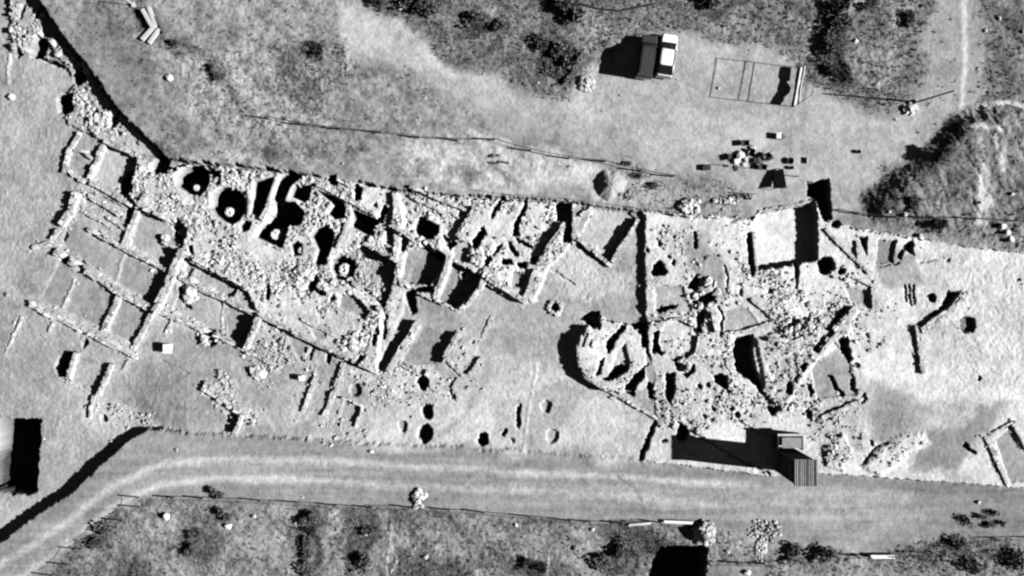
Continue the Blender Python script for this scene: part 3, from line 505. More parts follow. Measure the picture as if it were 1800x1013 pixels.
in_site = sdf(cx3, cy3, SITE) < 0; in_road = (sdf(cx, cy, ROAD) < 0) & ~in_site
in_yard = (sdf(cx, cy, YARD) < 0) & ~in_site & ~in_road; in_track = (sdf(cx, cy, TRACK) < 0) & ~in_site & ~in_road & ~in_yard
grid_object('excavation_floor', in_site); grid_object('dirt_road', in_road); grid_object('dirt_yard', in_yard); grid_object('dirt_track', in_track)
grid_object('ground', ~(in_site | in_road | in_yard | in_track))

# ---------------------------------------------------------------- mesh builders
class MB:
    def __init__(s): s.v, s.f, s.t = [], [], []
    def add(s, vs, fs, tone=.3):
        o = len(s.v); s.v += [tuple(v) for v in vs]; s.f += [tuple(i + o for i in f) for f in fs]; s.t += [tone] * len(vs); return s
    def box(s, c, size, rz=0, jit=0, tone=.3, tilt=0, taper=1.0):
        x, y, z = size[0] / 2, size[1] / 2, size[2] / 2; vs = []
        mt = Matrix.Rotation(rz, 3, 'Z')
        if tilt: mt = mt @ Matrix.Rotation(random.uniform(-tilt, tilt), 3, 'X') @ Matrix.Rotation(random.uniform(-tilt, tilt), 3, 'Y')
        for sx, sy, sz in ((-1, -1, -1), (1, -1, -1), (1, 1, -1), (-1, 1, -1), (-1, -1, 1), (1, -1, 1), (1, 1, 1), (-1, 1, 1)):
            k = taper if sz > 0 else 1
            p = Vector((sx * x * k * (1 + random.uniform(-jit, jit)), sy * y * k * (1 + random.uniform(-jit, jit)), sz * z * (1 + random.uniform(-jit, jit))))
            vs.append(Vector(c) + mt @ p)
        s.add(vs, [(0, 3, 2, 1), (4, 5, 6, 7), (0, 1, 5, 4), (1, 2, 6, 5), (2, 3, 7, 6), (3, 0, 4, 7)], tone); return s
    def tube(s, pts, r, n=6, tone=.3, r2=None):
        pts = [Vector(p) for p in pts]; rings = []
        for i, p in enumerate(pts):
            d = (pts[min(i + 1, len(pts) - 1)] - pts[max(i - 1, 0)]).normalized()
            a = d.cross(Vector((0, 0, 1))); a = a.normalized() if a.length > 1e-3 else Vector((1, 0, 0)); b = d.cross(a)
            rr = r if r2 is None else r + (r2 - r) * i / max(1, len(pts) - 1)
            rings.append([p + (a * math.cos(k * 2 * math.pi / n) + b * math.sin(k * 2 * math.pi / n)) * rr for k in range(n)])
        fs = [(i * n + k, i * n + (k + 1) % n, (i + 1) * n + (k + 1) % n, (i + 1) * n + k) for i in range(len(pts) - 1) for k in range(n)]
        fs += [tuple(range(n - 1, -1, -1)), tuple((len(pts) - 1) * n + k for k in range(n))]
        s.add([v for r_ in rings for v in r_], fs, tone); return s
    def lathe(s, prof, c=(0, 0, 0), n=14, tone=.3, jit=0):
        vs = [(c[0] + r * math.cos(k * 2 * math.pi / n) * (1 + random.uniform(-jit, jit)), c[1] + r * math.sin(k * 2 * math.pi / n) * (1 + random.uniform(-jit, jit)), c[2] + z) for r, z in prof for k in range(n)]
        fs = [(i * n + k, i * n + (k + 1) % n, (i + 1) * n + (k + 1) % n, (i + 1) * n + k) for i in range(len(prof) - 1) for k in range(n)]
        fs += [tuple(range(n - 1, -1, -1)), tuple((len(prof) - 1) * n + k for k in range(n))]
        s.add(vs, fs, tone); return s
    def loft(s, secs, tone=.3):
        n = len(secs[0]); vs = [p for sc in secs for p in sc]
        fs = [(i * n + k, (i + 1) * n + k, (i + 1) * n + (k + 1) % n, i * n + (k + 1) % n) for i in range(len(secs) - 1) for k in range(n)]
        fs += [tuple(range(n)), tuple((len(secs) - 1) * n + k for k in range(n - 1, -1, -1))]
        s.add(vs, fs, tone); return s
    def rock(s, c, r, tone=.35, sq=.75, jit=.28):
        t = (1 + 5 ** .5) / 2
        vs = [(-1, t, 0), (1, t, 0), (-1, -t, 0), (1, -t, 0), (0, -1, t), (0, 1, t), (0, -1, -t), (0, 1, -t), (t, 0, -1), (t, 0, 1), (-t, 0, -1), (-t, 0, 1)]
        fs = [(0, 11, 5), (0, 5, 1), (0, 1, 7), (0, 7, 10), (0, 10, 11), (1, 5, 9), (5, 11, 4), (11, 10, 2), (10, 7, 6), (7, 1, 8), (3, 9, 4), (3, 4, 2), (3, 2, 6), (3, 6, 8), (3, 8, 9), (4, 9, 5), (2, 4, 11), (6, 2, 10), (8, 6, 7), (9, 8, 1)]
        ex, ey = random.uniform(.75, 1.3), random.uniform(.75, 1.3); a = random.uniform(0, 6.3); ca, sa = math.cos(a), math.sin(a); out = []
        for x, y, z in vs:
            k = r / 1.9 * (1 + random.uniform(-jit, jit)); x, y, z = x * k * ex, y * k * ey, z * k * sq
            out.append((c[0] + x * ca - y * sa, c[1] + x * sa + y * ca, c[2] + z))
        s.add(out, fs, tone); return s
    def build(s, name, m, parent=None, loc=None, smooth=False):
        me = bpy.data.meshes.new(name); me.from_pydata(s.v, [], s.f); me.update()
        at = me.attributes.new('tone', 'FLOAT', 'POINT'); at.data.foreach_set('value', np.array(s.t, np.float32))
        me.materials.append(M[m])
        if smooth: me.polygons.foreach_set('use_smooth', [True] * len(me.polygons))
        o = bpy.data.objects.new(name, me); COL.objects.link(o)
        if parent: o.parent = parent
        if loc: o.location = loc
        return o
def tag(o, label, cat, group=None, kind=None):
    if label: o['label'] = label
    if cat: o['category'] = cat
    if group: o['group'] = group
    if kind: o['kind'] = kind
    return o
def thing(name, label, cat, px, py, dz=0, rz=0, group=None, z=None):
    o = bpy.data.objects.new(name, None); COL.objects.link(o); o.empty_display_size = .2
    x, y = PX(px, py); o.location = (x, y, (gmin(px, py, 3) if z is None else z) + dz); o.rotation_euler = (0, 0, rz)
    return tag(o, label, cat, group)
def copy_tree(o, parent=None):
    c = o.copy(); COL.objects.link(c)
    if parent: c.parent = parent
    for ch in list(o.children): copy_tree(ch, c)
    return c
def T(g, v=.12): return G(min(.97, max(.05, g + random.gauss(0, v))))

# ---------------------------------------------------------------- stone walls
def stone_wall(pts, width, height, label, g=.84, name='stone_wall', cat='wall', size=.27):
    if height < .24: size, width = .20, width * .8
    mb = MB(); wpts = [Vector(PX(*p)) for p in pts]; W = width * S * (.82 if width < 11 else .9)
    nrow = max(1, round(W / size))
    for a, b in zip(wpts, wpts[1:]):
        d = b - a; L = d.length; d = d.normalized(); nrm = Vector((-d.y, d.x)); ang = math.atan2(d.y, d.x)
        k = max(2, int(L / .6)); cw = W * .42; cv = []
        for q in range(k + 1):
            c = a + d * (L * q / k); g0 = gh(c.x / S + 900, 506.5 - c.y / S); zt = g0 + height * random.uniform(.72, .9)
            cv += [(c.x - nrm.x * cw, c.y - nrm.y * cw, g0 - .15), (c.x - nrm.x * cw * .9, c.y - nrm.y * cw * .9, zt), (c.x + nrm.x * cw * .9, c.y + nrm.y * cw * .9, zt), (c.x + nrm.x * cw, c.y + nrm.y * cw, g0 - .15)]
        mb.add(cv, [(4 * q + e, 4 * q + 4 + e, 4 * q + 5 + e, 4 * q + 1 + e) for q in range(k) for e in range(3)] + [(0, 1, 2, 3), (4 * k + 3, 4 * k + 2, 4 * k + 1, 4 * k)], G(g - .06))
        ph = random.uniform(0, 9)
        for r in range(nrow):
            s = random.uniform(-.1, .15)
            while s < L:
                ln = size * random.choice((.5, .7, .9, 1.2, 1.6, 2.2)); off = ((r + .5) / nrow - .5) * W + random.uniform(-.06, .06)
                p = a + d * (s + ln / 2) + nrm * off
                px, py = p.x / S + 900, 506.5 - p.y / S; g0 = gh(px, py)
                hh = height * (random.uniform(.86, 1.08) + .12 * math.sin(s * 1.7 + ph))
                if random.random() < .10: s += ln; continue
                nc = max(1, round(hh / .3)); z = g0 - .12
                for c in range(nc):
                    ch = (hh + .12) / nc
                    mb.box((p.x + random.uniform(-.03, .03), p.y + random.uniform(-.03, .03), z + ch / 2), (ln * .97, W / nrow * random.uniform(.85, 1.05), ch * 1.04), ang + random.uniform(-.16, .16), .12, T(g, .085), .07)
                    z += ch
                s += ln
    x0, y0 = PX(*pts[len(pts) // 2]); z0 = gh(*pts[len(pts) // 2])
    mb.v = [(v[0] - x0, v[1] - y0, v[2] - z0) for v in mb.v]
    o = mb.build(name, 'stone', loc=(x0, y0, z0))
    return tag(o, label, cat, 'low stone walls of the excavated rooms')
for pts, w, h, lab in WALLS: stone_wall(pts, w, h, lab)

# loose rubble: nobody could count it
def scatter(name, weight, n, rmin, rmax, g, label, cat, m='stone', seed=1):
    w = weight[10:-10, 10:-10]; inside = (X > -25) & (X < 1825) & (Y > -25) & (Y < 1040); p = (weight * inside).ravel(); p = p / p.sum()
    rg = np.random.default_rng(seed); idx = rg.choice(len(p), n, p=p); mb = MB()
    xs, ys = X.ravel()[idx] + rg.uniform(-.7, .7, n), Y.ravel()[idx] + rg.uniform(-.7, .7, n); zs = H.ravel()[idx]
    return mb, xs, ys, zs
area_ok = np.where(np.abs(np.gradient(H, axis=1)) > .12, 0, 1)
mb, xs, ys, zs = scatter('rubble', (R + .0001 * (FN < .05)) * area_ok * clus, 7000, 0, 0, 0, '', '', seed=3)
for x, y, z in zip(xs, ys, zs):
    r = random.choice((.05, .06, .07, .08, .10, .13, .18))
    if random.random() < .6: mb.box((*PX(x, y), z + r * .25), (r * random.uniform(1.2, 2.2), r * random.uniform(1, 1.6), r * random.uniform(.7, 1.3)), random.uniform(0, 3.1), .22, T(.80, .09), .3)
    else: mb.rock((*PX(x, y), z + r * .2), r, T(.82, .08))
tag(mb.build('rubble', 'stone'), 'loose broken pale stones strewn over the excavated ruins', 'rubble', kind='stuff')
mb, xs, ys, zs = scatter('grass', VG, 8000, 0, 0, 0, '', '', seed=5)
for x, y, z in zip(xs, ys, zs):
    c = PX(x, y); t = G(random.uniform(.30, .62)); hgt = random.uniform(.06, .20)
    for k in range(5):
        a = random.uniform(0, 6.28); b = a + 1.57; rr = random.uniform(.05, .16); w = random.uniform(.03, .07)
        q = (c[0] + random.uniform(-.1, .1), c[1] + random.uniform(-.1, .1))
        mb.add([(q[0] - w * math.cos(b), q[1] - w * math.sin(b), z - .03), (q[0] + w * math.cos(b), q[1] + w * math.sin(b), z - .03), (q[0] + rr * math.cos(a), q[1] + rr * math.sin(a), z + hgt)], [(0, 1, 2)], t)
tag(mb.build('dry_grass', 'leaf'), 'dry grass tufts over the unexcavated ground around the ruins', 'grass', kind='stuff')

# ---------------------------------------------------------------- pillars and round bases
def pillar(px, py, r, top, label, name='stone_pillar', n=3, g=.95):
    z0 = gmin(px, py, 2) - .1; mb = MB(); x, y = PX(px, py); hgt = top - z0; k = max(1, round(hgt / .4)); R_ = r * S * .84
    for i in range(k):
        f = R_ * random.uniform(.85, 1.12) * (1.25 if i < k - 1 else 1)
        mb.lathe([(f * .85, 0), (f, .06), (f, hgt / k - .06), (f * .88, hgt / k + .01)], (random.uniform(-.05, .05), random.uniform(-.05, .05), i * hgt / k), 11, T(g, .03), .07)
    for i in range(n): a = random.uniform(0, 6.3); mb.rock((R_ * .5 * math.cos(a), R_ * .5 * math.sin(a), hgt), R_ * .4, T(g, .04))
    return tag(mb.build(name, 'stone', loc=(x, y, z0)), label, 'pillar', 'stone pillars left standing in the shafts')
def rim(px, py): return max(gh(px + dx, py + dy) for dx in (-50, 0, 50) for dy in (-50, 0, 50))
pillar(342, 329, 7.5, -.95, 'narrow pale stone pillar standing in the westernmost black shaft')
pillar(400, 372, 9.5, -1.0, 'round pale stone pillar in the large round black shaft')
pillar(482, 411, 11.5, -.95, 'broad white stone pillar in the diamond-shaped black shaft')
pillar(529, 440, 7, -.62, 'small white pillar rising from the small hollow east of the diamond-shaped shaft')
pillar(601, 474, 11, -1.25, 'ring-topped pale pillar in the round shaft of the triangular room')
pillar(288, 418, 8.5, -.72, 'round white stone base in the grey western room', 'round_stone')
def ring(px, py, r, n, sz, label, name='stone_ring', g=.86):
    mb = MB(); x, y = PX(px, py)
    for i in range(n):
        a = i * 6.283 / n + random.uniform(-.1, .1); qx, qy = px + r * math.cos(a), py + r * math.sin(a); z = gh(qx, qy)
        xx, yy = PX(qx, qy); mb.rock((xx - x, yy - y, z + sz * .3), sz * random.uniform(.8, 1.2), T(g, .05))
    return tag(mb.build(name, 'stone', loc=(x, y, 0)), label, 'stone ring')
ring(976, 541, 11, 11, .26, 'small ring of stones round a dark hole on open ground')
ring(814, 484, 7, 11, .16, 'small pale ring of stones round a hole in the grey central room')
ring(1199, 642, 9, 12, .32, 'tight circle of dumped stones south of the pale circular floor')

# ---------------------------------------------------------------- boulders and stone heaps
for px, py, r, g, lab in (
    (303, 140, .42, .97, 'single bright white boulder on the upper grey field'), (298, 905, .55, .98, 'big white boulder among scrub under the bend of the road'), (10, 167, .45, .92, 'white boulder at the far western margin'),
    (146, 122, .55, .9, 'upright white boulder beside the foot of the earth bank'), (138, 108, .4, .9, 'rounded boulder just above the upright one by the earth bank'), (150, 140, .35, .86, 'small boulder just below the upright one by the earth bank'),
    (88, 72, .5, .92, 'pale boulder east of the black hollow near the top of the bank'), (94, 92, .42, .9, 'pale boulder below another east of the top black hollow'), (655, 792, .28, .95, 'little white stone on the edge of the dirt road'),
    (643, 937, .32, .95, 'little white stone in the dark scrub left of the forked white path'), (1713, 880, .25, .96, 'bright white stone alone on the eastern stretch of road'), (1310, 1002, .40, .98, 'round white stone on the scrub beside the black square cut'),
    (1040, 927, .3, .94, 'white stone at the foot of the long fence'), (750, 975, .38, .85, 'pale oval stone in the scrub right of the forked white path'), (907, 920, .26, .95, 'small white stone under the long fence'),
    (1276, 966, .32, .95, 'white stone between the stone heap and the white rubble streak'), (705, 18, .3, .95, 'white stone in the dark top scrub'), (1500, 76, .3, .92, 'pale stone in the scrub right of the dark bush patch'),
    (1749, 37, .32, .95, 'pale stone near the upper right corner scrub'), (1791, 60, .3, .96, 'white stone by the right border in dark scrub'), (1725, 58, .26, .85, 'grey stone in dark scrub left of a pale one'),
    (1760, 345, .3, .95, 'white stone on the dark slope east of the bare earth streak'), (1742, 400, .45, .95, 'largest white block of the broken row at the right'), (1752, 410, .38, .95, 'middle white block of the broken row at the right'), (1762, 422, .36, .92, 'lowest white block of the broken row at the right'),
    (1612, 418, .42, .9, 'round pale boulder on the site edge under the mound'), (1578, 380, .28, .9, 'small pale boulder on the strip below the mound'), (1552, 375, .25, .85, 'tiny pale boulder on the strip below the mound'),
    (1010, 960, .3, .6, 'grey stone in the pale patch below the long fence'), (1225, 356, .4, .93, 'white block at the end of the stone dump by the site edge'), (450, 905, .3, .9, 'pale stone under the dark bush south of the road'), (405, 922, .42, .9, 'pale round boulder beside the dark bush south of the road'),
    (476, 645, .3, .88, 'stone at the end of the long low wall in the grey court'), (1238, 535, .45, .97, 'white boulder in the middle of the stone tangle'), (1246, 545, .36, .97, 'second white boulder below the one in the stone tangle'),
    (1790, 500, .2, .9, 'tiny stone beside the small hole at the far east'), (868, 276, .3, .55, 'dull stone near the dark planks'), (1466, 690, .3, .9, 'stone in the hollow of the grey eastern room')):
    r *= .8; mb = MB(); mb.rock((0, 0, r * .35), r, T(g, .02), .7, .2); mb.rock((r * .3, r * .25, r * .2), r * .55, T(g, .04), .7)
    tag(mb.build('boulder', 'stone', loc=(*PX(px, py), gh(px, py))), lab, 'boulder', 'boulders lying about')
def heap(px, py, rx, ry, n, rmin, rmax, hgt, label, g=.85, name='stone_heap', cat='stone heap'):
    mb = MB(); x, y = PX(px, py)
    for i in range(n):
        a = random.uniform(0, 6.283); k = random.random() ** .6; qx, qy = px + rx * k * math.cos(a), py + ry * k * math.sin(a)
        xx, yy = PX(qx, qy); r = random.uniform(rmin, rmax); mb.rock((xx - x, yy - y, gh(qx, qy) - gh(px, py) + hgt * (1 - k) * random.uniform(.4, 1) + r * .2), r, T(g, .08))
    return tag(mb.build(name, 'stone', loc=(x, y, gh(px, py))), label, cat, 'heaps of gathered stones')
heap(1234, 932, 19, 22, 120, .12, .34, 1.3, 'large heap of mixed pale stones beside the black square cut', .80)
heap(738, 876, 13, 17, 30, .14, .34, .4, 'heap of white stones sitting on the fence line below the road', .93)
heap(1340, 930, 32, 20, 90, .06, .19, .15, 'spread of white stones at the head of the pale streak', .82)
heap(1335, 962, 10, 24, 70, .06, .17, .1, 'pale streak of stones running down to the scrub', .92)
heap(1208, 364, 20, 11, 40, .16, .34, .4, 'stone dump along the northern site edge', .9)
heap(1270, 354, 26, 5, 26, .12, .26, .2, 'line of dumped stones right of the northern stone dump', .85)
heap(328, 516, 13, 15, 55, .16, .38, .5, 'heap of large stones against the double cross wall', .9)
heap(362, 598, 16, 11, 70, .14, .36, .45, 'dark-shadowed jumble of stones on the long low wall', .85)
heap(456, 655, 12, 9, 40, .18, .38, .35, 'small pile of white stones in the grey court', .93)
heap(1240, 518, 24, 28, 60, .16, .4, .4, 'tangle of tumbled stones in the middle of the eastern ruins', .88)
heap(1594, 194, 12, 8, 50, .12, .3, .35, 'small white stone pile at the foot of the leaning pole', .93)
heap(760, 432, 16, 9, 40, .16, .34, .25, 'tumble of stones in the dark corner of the central rooms', .84)
heap(540, 480, 18, 14, 30, .15, .35, .3, 'scatter of big stones beside the notched hollow in the rubble', .85)
heap(1045, 560, 14, 9, 80, .16, .36, .4, 'broken stones crowning the north side of the tower mound', .88)
heap(840, 452, 20, 14, 50, .15, .34, .3, 'stones fallen between the central rooms', .86)
heap(1405, 575, 40, 16, 70, .14, .32, .25, 'dense field of rough stones in the eastern ruins', .85)
heap(620, 600, 24, 16, 50, .14, .34, .3, 'rough stone pile at the southern end of the rubble field', .84)
heap(178, 205, 30, 14, 46, .15, .36, .3, 'collapsed stones between bank and open ground', .88)
heap(1098, 345, 18, 8, 20, .1, .22, .15, 'dull stones beside the cone of earth', .6)
heap(1030, 150, 16, 13, 60, .1, .28, .3, 'rough stones at the foot of the pale spoil left of the cars', .8)
# cone of fresh earth
mb = MB(); n = 40
rg = [(1.80, 0), (1.62, .10), (1.36, .30), (1.05, .52), (.72, .72), (.40, .86), (.16, .91), (.02, .92)]
vs = []
for r, z in rg:
    for k in range(n):
        a = k * 6.2832 / n; rr = r * (1 + .10 * math.sin(3 * a + 1) + .06 * math.sin(7 * a) + random.uniform(-.05, .05)); vs.append((rr * math.cos(a) * .95, rr * math.sin(a) * .95, z - .15 + random.uniform(-.02, .02)))
mb.add(vs, [(i * n + k, i * n + (k + 1) % n, (i + 1) * n + (k + 1) % n, (i + 1) * n + k) for i in range(len(rg) - 1) for k in range(n)] + [tuple((len(rg) - 1) * n + k for k in range(n))], G(.72))
tag(mb.build('earth_heap', 'stone', loc=(*PX(1072, 326), gh(1072, 326))), 'cone of fresh pale earth standing just north of the site edge', 'earth heap')

# ---------------------------------------------------------------- scrub
def crown_mesh(n, rx, ry, rz, seed, size=.13):
    rd = random.Random(seed); mb = MB(); cl = [(rd.uniform(-.6, .6) * rx, rd.uniform(-.6, .6) * ry, rd.uniform(.2, .9) * rz, rd.uniform(.3, .55)) for _ in range(9)]
    for i in range(n):
        c = rd.choice(cl); a, b = rd.uniform(0, 6.283), math.acos(rd.uniform(-1, 1)); k = c[3] * (.55 + .45 * rd.random())
        p = Vector((c[0] + k * rx * math.sin(b) * math.cos(a), c[1] + k * ry * math.sin(b) * math.sin(a), max(.02, c[2] + k * rz * .8 * math.cos(b))))
        u = Vector((rd.gauss(0, 1), rd.gauss(0, 1), rd.gauss(0, 1))).normalized(); w = u.orthogonal().normalized(); s = size * rd.uniform(.6, 1.5)
        mb.add([p - u * s, p + w * s * .55, p + u * s, p - w * s * .55], [(0, 1, 2, 3)], G(rd.uniform(.24, .52)))
    return mb
def stem_mesh(h, r, seed):
    rd = random.Random(seed); mb = MB()
    for i in range(5):
        a = i * 1.26 + rd.uniform(-.3, .3); mb.tube([(0, 0, -.1), (.15 * math.cos(a), .15 * math.sin(a), h * .35), (.42 * r * math.cos(a), .42 * r * math.sin(a), h * .8)], .035, 5, G(.3), .012)
    return mb
protos = []
for k in range(4):
    root = thing('bush', '', '', 900 + k, 500); crown_mesh(420, 1, 1, .9, 20 + k).build('foliage', 'leaf', root); stem_mesh(.9, 1, 30 + k).build('stem', 'wood', root); protos.append([root, False])
def bush(px, py, r, label, h=.8, sx=1, sy=1, group='dark bushes in the dry scrub'):
    p = random.choice(protos); o = copy_tree(p[0]) if p[1] else p[0]; p[1] = True
    o.location = (*PX(px, py), gh(px, py) - .03); o.scale = (r * sx * random.uniform(.8, 1.4), r * sy * random.uniform(.65, 1), r * h); o.rotation_euler = (0, 0, random.uniform(0, 6) if sx == sy else 0)
    return tag(o, label, 'bush', group)
for i, b in enumerate((
    (385, 866, .75, 'dark bush standing on the fence line under the road, wider than tall'), (398, 903, .85, 'dark round bush just below the fence-line bush'), (545, 905, 1.0, 'topmost bush of the dark upright row below the fence'), (543, 928, .8, 'second bush from the top of the dark upright row'),
    (544, 952, .7, 'third bush down the dark upright row'), (542, 975, .75, 'fourth bush down the dark upright row'), (541, 998, .8, 'lowest bush of the dark upright row at the picture edge'), (715, 6, 1.2, 'dark bush at the top edge left of two others'), (738, 12, 1.1, 'dark bush at the top edge in a clump of three'),
    (760, 22, 1.0, 'dark bush on the right of the top clump of three'), (668, 12, .8, 'greyish bush west of the dark top clump'), (832, 40, 1.05, 'rounded dark bush beside the pale scrub strip'), (878, 48, .8, 'flat dark bush right of the rounded one'), (1000, 30, 1.45, 'largest dark bush below the stretched cable'),
    (985, 108, 1.5, 'broad dark bush beside the pale spoil left of the cars'), (972, 128, 1.1, 'bush merging with the lower side of the broad dark one'), (950, 80, .9, 'thin bush above the broad dark one left of the cars'), (1240, 10, 1.1, 'dark bush at the top edge above the sign frame'), (1470, 22, 1.1, 'top bush of the dark patch right of the sign frame'),
    (1468, 50, 1.2, 'upper middle bush of the dark patch right of the sign frame'), (1458, 74, 1.1, 'lower middle bush of the dark patch right of the sign frame'), (1446, 96, .95, 'lowest bush of the dark patch right of the sign frame'), (1478, 134, .9, 'bush between the sign board and the leaning pole shadow'), (1455, 122, .8, 'bush close behind the white sign board'),
    (1592, 40, .7, 'bush on the grey ground left of the white wheel track'), (1525, 12, .7, 'bush at the top edge right of the dark patch'), 
    (1640, 275, 1.05, 'dark bush on the shaded flank of the mound'), 
    (1590, 362, .7, 'small bush on the mound edge'), (1640, 400, .7, 'bush by the fence under the mound'), (1630, 395, .6, 'dark bush by the fence under the mound, smaller'),
    (1440, 970, .95, 'dark pointed bush on the lower fence line'), (1388, 968, .9, 'dark lacy bush right of the pale streak'), (1678, 948, .75, 'dark bush at the end of the lower fence'), (1690, 912, .55, 'tiny bush on the eastern road verge'), (1720, 905, .5, 'tall weed clump on the eastern road verge'), (1738, 898, .5, 'weed clump near the right end of the road'), (1730, 918, .5, 'weed clump below the others on the eastern verge'), (1750, 915, .5, 'rightmost weed clump of the eastern verge'),
    (1775, 975, .9, 'bush in the lower right scrub'), (1700, 990, .8, 'bush on the dark ground at the bottom right'), (1090, 960, .9, 'dark bush left of the black square cut'), (1060, 985, .9, 'low bush at the bottom left of the black square cut'), (925, 985, .8, 'bush in the dark streak at the bottom middle'), (950, 990, .8, 'bush right of the one in the dark bottom streak'),
    (650, 930, .7, 'bush left of the forked white path'), (640, 985, .9, 'dark bush at the bottom left of the forked white path'), (350, 935, .7, 'bush in the dark blotch under the white boulder'), (340, 960, .7, 'lower bush in the dark blotch'), (190, 925, .8, 'bush beside the left fence posts'), (175, 950, .7, 'bush under the one beside the left fence posts'),
    (312, 82, .6, 'low dark bush beside the pile of beams'), (378, 124, .55, 'low dark bush in the upper field'), (392, 138, .5, 'low bush right under another in the upper field'), (556, 84, .7, 'lone grey bush in the upper field'), (565, 100, .6, 'bush under the lone grey one in the upper field'), (1100, 290, .4, 'small bush on the broken fence'), (1150, 330, .45, 'small bush near the cone of earth'), (1120, 310, .45, 'small bush right of the cone of earth'))):
    bush(b[0], b[1], b[2] * 1.1, b[3], .75 if b[2] > .6 else .9)

# ---------------------------------------------------------------- fences, poles, cables
def fence(pts, h, label, r=.075, wire_h=(.95, .55), lean=.06, wr=.022):
    root = thing('wire_fence', label, 'fence', *pts[0], group='post and wire fences'); ox, oy, oz = root.location
    tops = []
    for p in pts:
        x, y = PX(*p); z = gh(*p); lx, ly = random.uniform(-lean, lean), random.uniform(-lean, lean); tops.append((x - ox, y - oy, z - oz, lx, ly))
        MB().tube([(0, 0, -.2), (lx * h, ly * h, h)], r, 6).build('post', 'wood', root, (x - ox, y - oy, z - oz))
    mb = MB()
    for wh in wire_h:
        for a, b in zip(tops, tops[1:]):
            A_ = Vector((a[0] + a[3] * h * wh, a[1] + a[4] * h * wh, a[2] + h * wh)); B_ = Vector((b[0] + b[3] * h * wh, b[1] + b[4] * h * wh, b[2] + h * wh)); q = []
            for t in (0, .25, .5, .75, 1): c = A_.lerp(B_, t); c.z -= .1 * 4 * t * (1 - t) * h; q.append(c)
            mb.tube(q, wr, 4)
    mb.build('wire', 'iron', root)
    return root
fence([(475, 211), (537, 222), (605, 230), (672, 236), (738, 245), (805, 250), (870, 248), (932, 267), (998, 281), (1060, 286), (1122, 302), (1180, 312)], 1.15, 'long sagging fence crossing the field north of the ruins', .08)
fence([(838, 336), (898, 345), (1000, 352), (1110, 366), (1200, 378), (1260, 386)], .5, 'short thin stake fence along the northern site edge', .03, (.9,), wr=.012)
fence([(1466, 370), (1500, 376), (1560, 384), (1620, 386), (1690, 388), (1760, 391), (1830, 396)], .9, 'low fence under the spoil mound on the right', .07)
fence([(310, 872), (360, 874), (460, 877), (525, 880), (592, 886), (655, 890), (720, 889), (790, 893), (850, 898), (930, 905), (1000, 912), (1035, 914), (1090, 917), (1158, 915)], 1.1, 'long fence below the dirt road, posts in scrub', .08)
fence([(250, 872), (252, 888), (222, 912), (196, 932), (150, 962), (128, 988), (100, 1008)], 1.2, 'ragged leaning fence curving down the lower left bank', .07, (.9,))
fence([(1243, 986), (1290, 985), (1340, 988), (1400, 982), (1440, 980), (1466, 976), (1500, 974), (1520, 974)], .9, 'dark fence behind the stone spread, right of the black square cut', .08)
fence([(1566, 974), (1620, 968), (1660, 958), (1680, 948), (1740, 942), (1800, 942), (1850, 940)], .9, 'dark fence climbing along the lower right scrub', .05)
for px, py, h, lean, lab in ((1605, 182, 5.2, (.13, -.05), 'tall leaning wooden pole at the edge of the yard'), (240, 13, 1.9, (0, 0), 'short wooden pole standing alone on the upper field'), (1397, 312, .8, (0, 0), 'little stake near the dark square cut')):
    z = gh(px, py); o = MB().tube([(0, 0, -.3), (lean[0] * h, lean[1] * h, h)], .10 if h > 3 else .05, 8, r2=.07 if h > 3 else .045)
    if h > 1.5: o.box((0, 0, .08), (.35, .35, .3), .4, .1)
    tag(o.build('wooden_pole', 'pale_wood', loc=(*PX(px, py), z)), lab, 'pole')
q = []
for i, (px, py) in enumerate(((900, 0), (940, 3), (985, 9), (1020, 12), (1050, 20), (1090, 24), (1120, 17), (1150, 12))): q.append((*PX(px, py), gh(px, py) + .12))
tag(MB().tube(q, .09, 6).build('cable', 'rubber'), 'thick dark hose snaking through the top scrub above the yard', 'hose')
# pipes and beams
def beam(a, b, w, h, label, m='plaster', lift=0.0, name='beam', cat='beam', group=None):
    A_, B_ = Vector(PX(*a)), Vector(PX(*b)); c = (A_ + B_) / 2; d = B_ - A_; mpx, mpy = (a[0] + b[0]) / 2, (a[1] + b[1]) / 2
    o = MB().box((0, 0, h / 2), (d.length, w, h), 0, .04).build(name, m, loc=(c.x, c.y, gh(mpx, mpy) + lift)); o.rotation_euler = (0, 0, math.atan2(d.y, d.x))
    return tag(o, label, cat, group)
beam((1522, 973), (1565, 973), .34, .35, 'bright white concrete beam lying on the lower fence line', lift=.1)
beam((1103, 919), (1141, 916), .22, .22, 'pale concrete beam lying left of another by the stone heap'); beam((1164, 912), (1214, 914), .26, .3, 'long pale concrete beam touching the stone heap')
for i, (a, b, l, lab) in enumerate((((258, 22), (276, 54), .25, 'bleached beam slanting down on top of the timber pile'), ((268, 18), (280, 50), .15, 'bleached beam parallel to the top one of the timber pile'), ((280, 48), (256, 74), .1, 'bleached beam crossing the foot of the timber pile'), ((286, 55), (268, 80), .05, 'lowest crossing beam of the timber pile'), ((282, 34), (296, 62), .12, 'dark weathered beam on the right of the timber pile'))):
    beam(a, b, .32, .26, lab, 'wood' if i == 4 else 'pale_wood', l, 'timber_beam', 'beam', 'timber beams piled on the field')
for a, b, lab in (((861, 278), (878, 275), 'upper dark plank of the three near the fence'), ((861, 288), (877, 289), 'lower left dark plank of the three near the fence'), ((878, 286), (895, 289), 'lower right dark plank of the three near the fence')): beam(a, b, .16, .14, lab, 'dark_board', .02, 'plank', 'plank', 'planks lying by the fence')

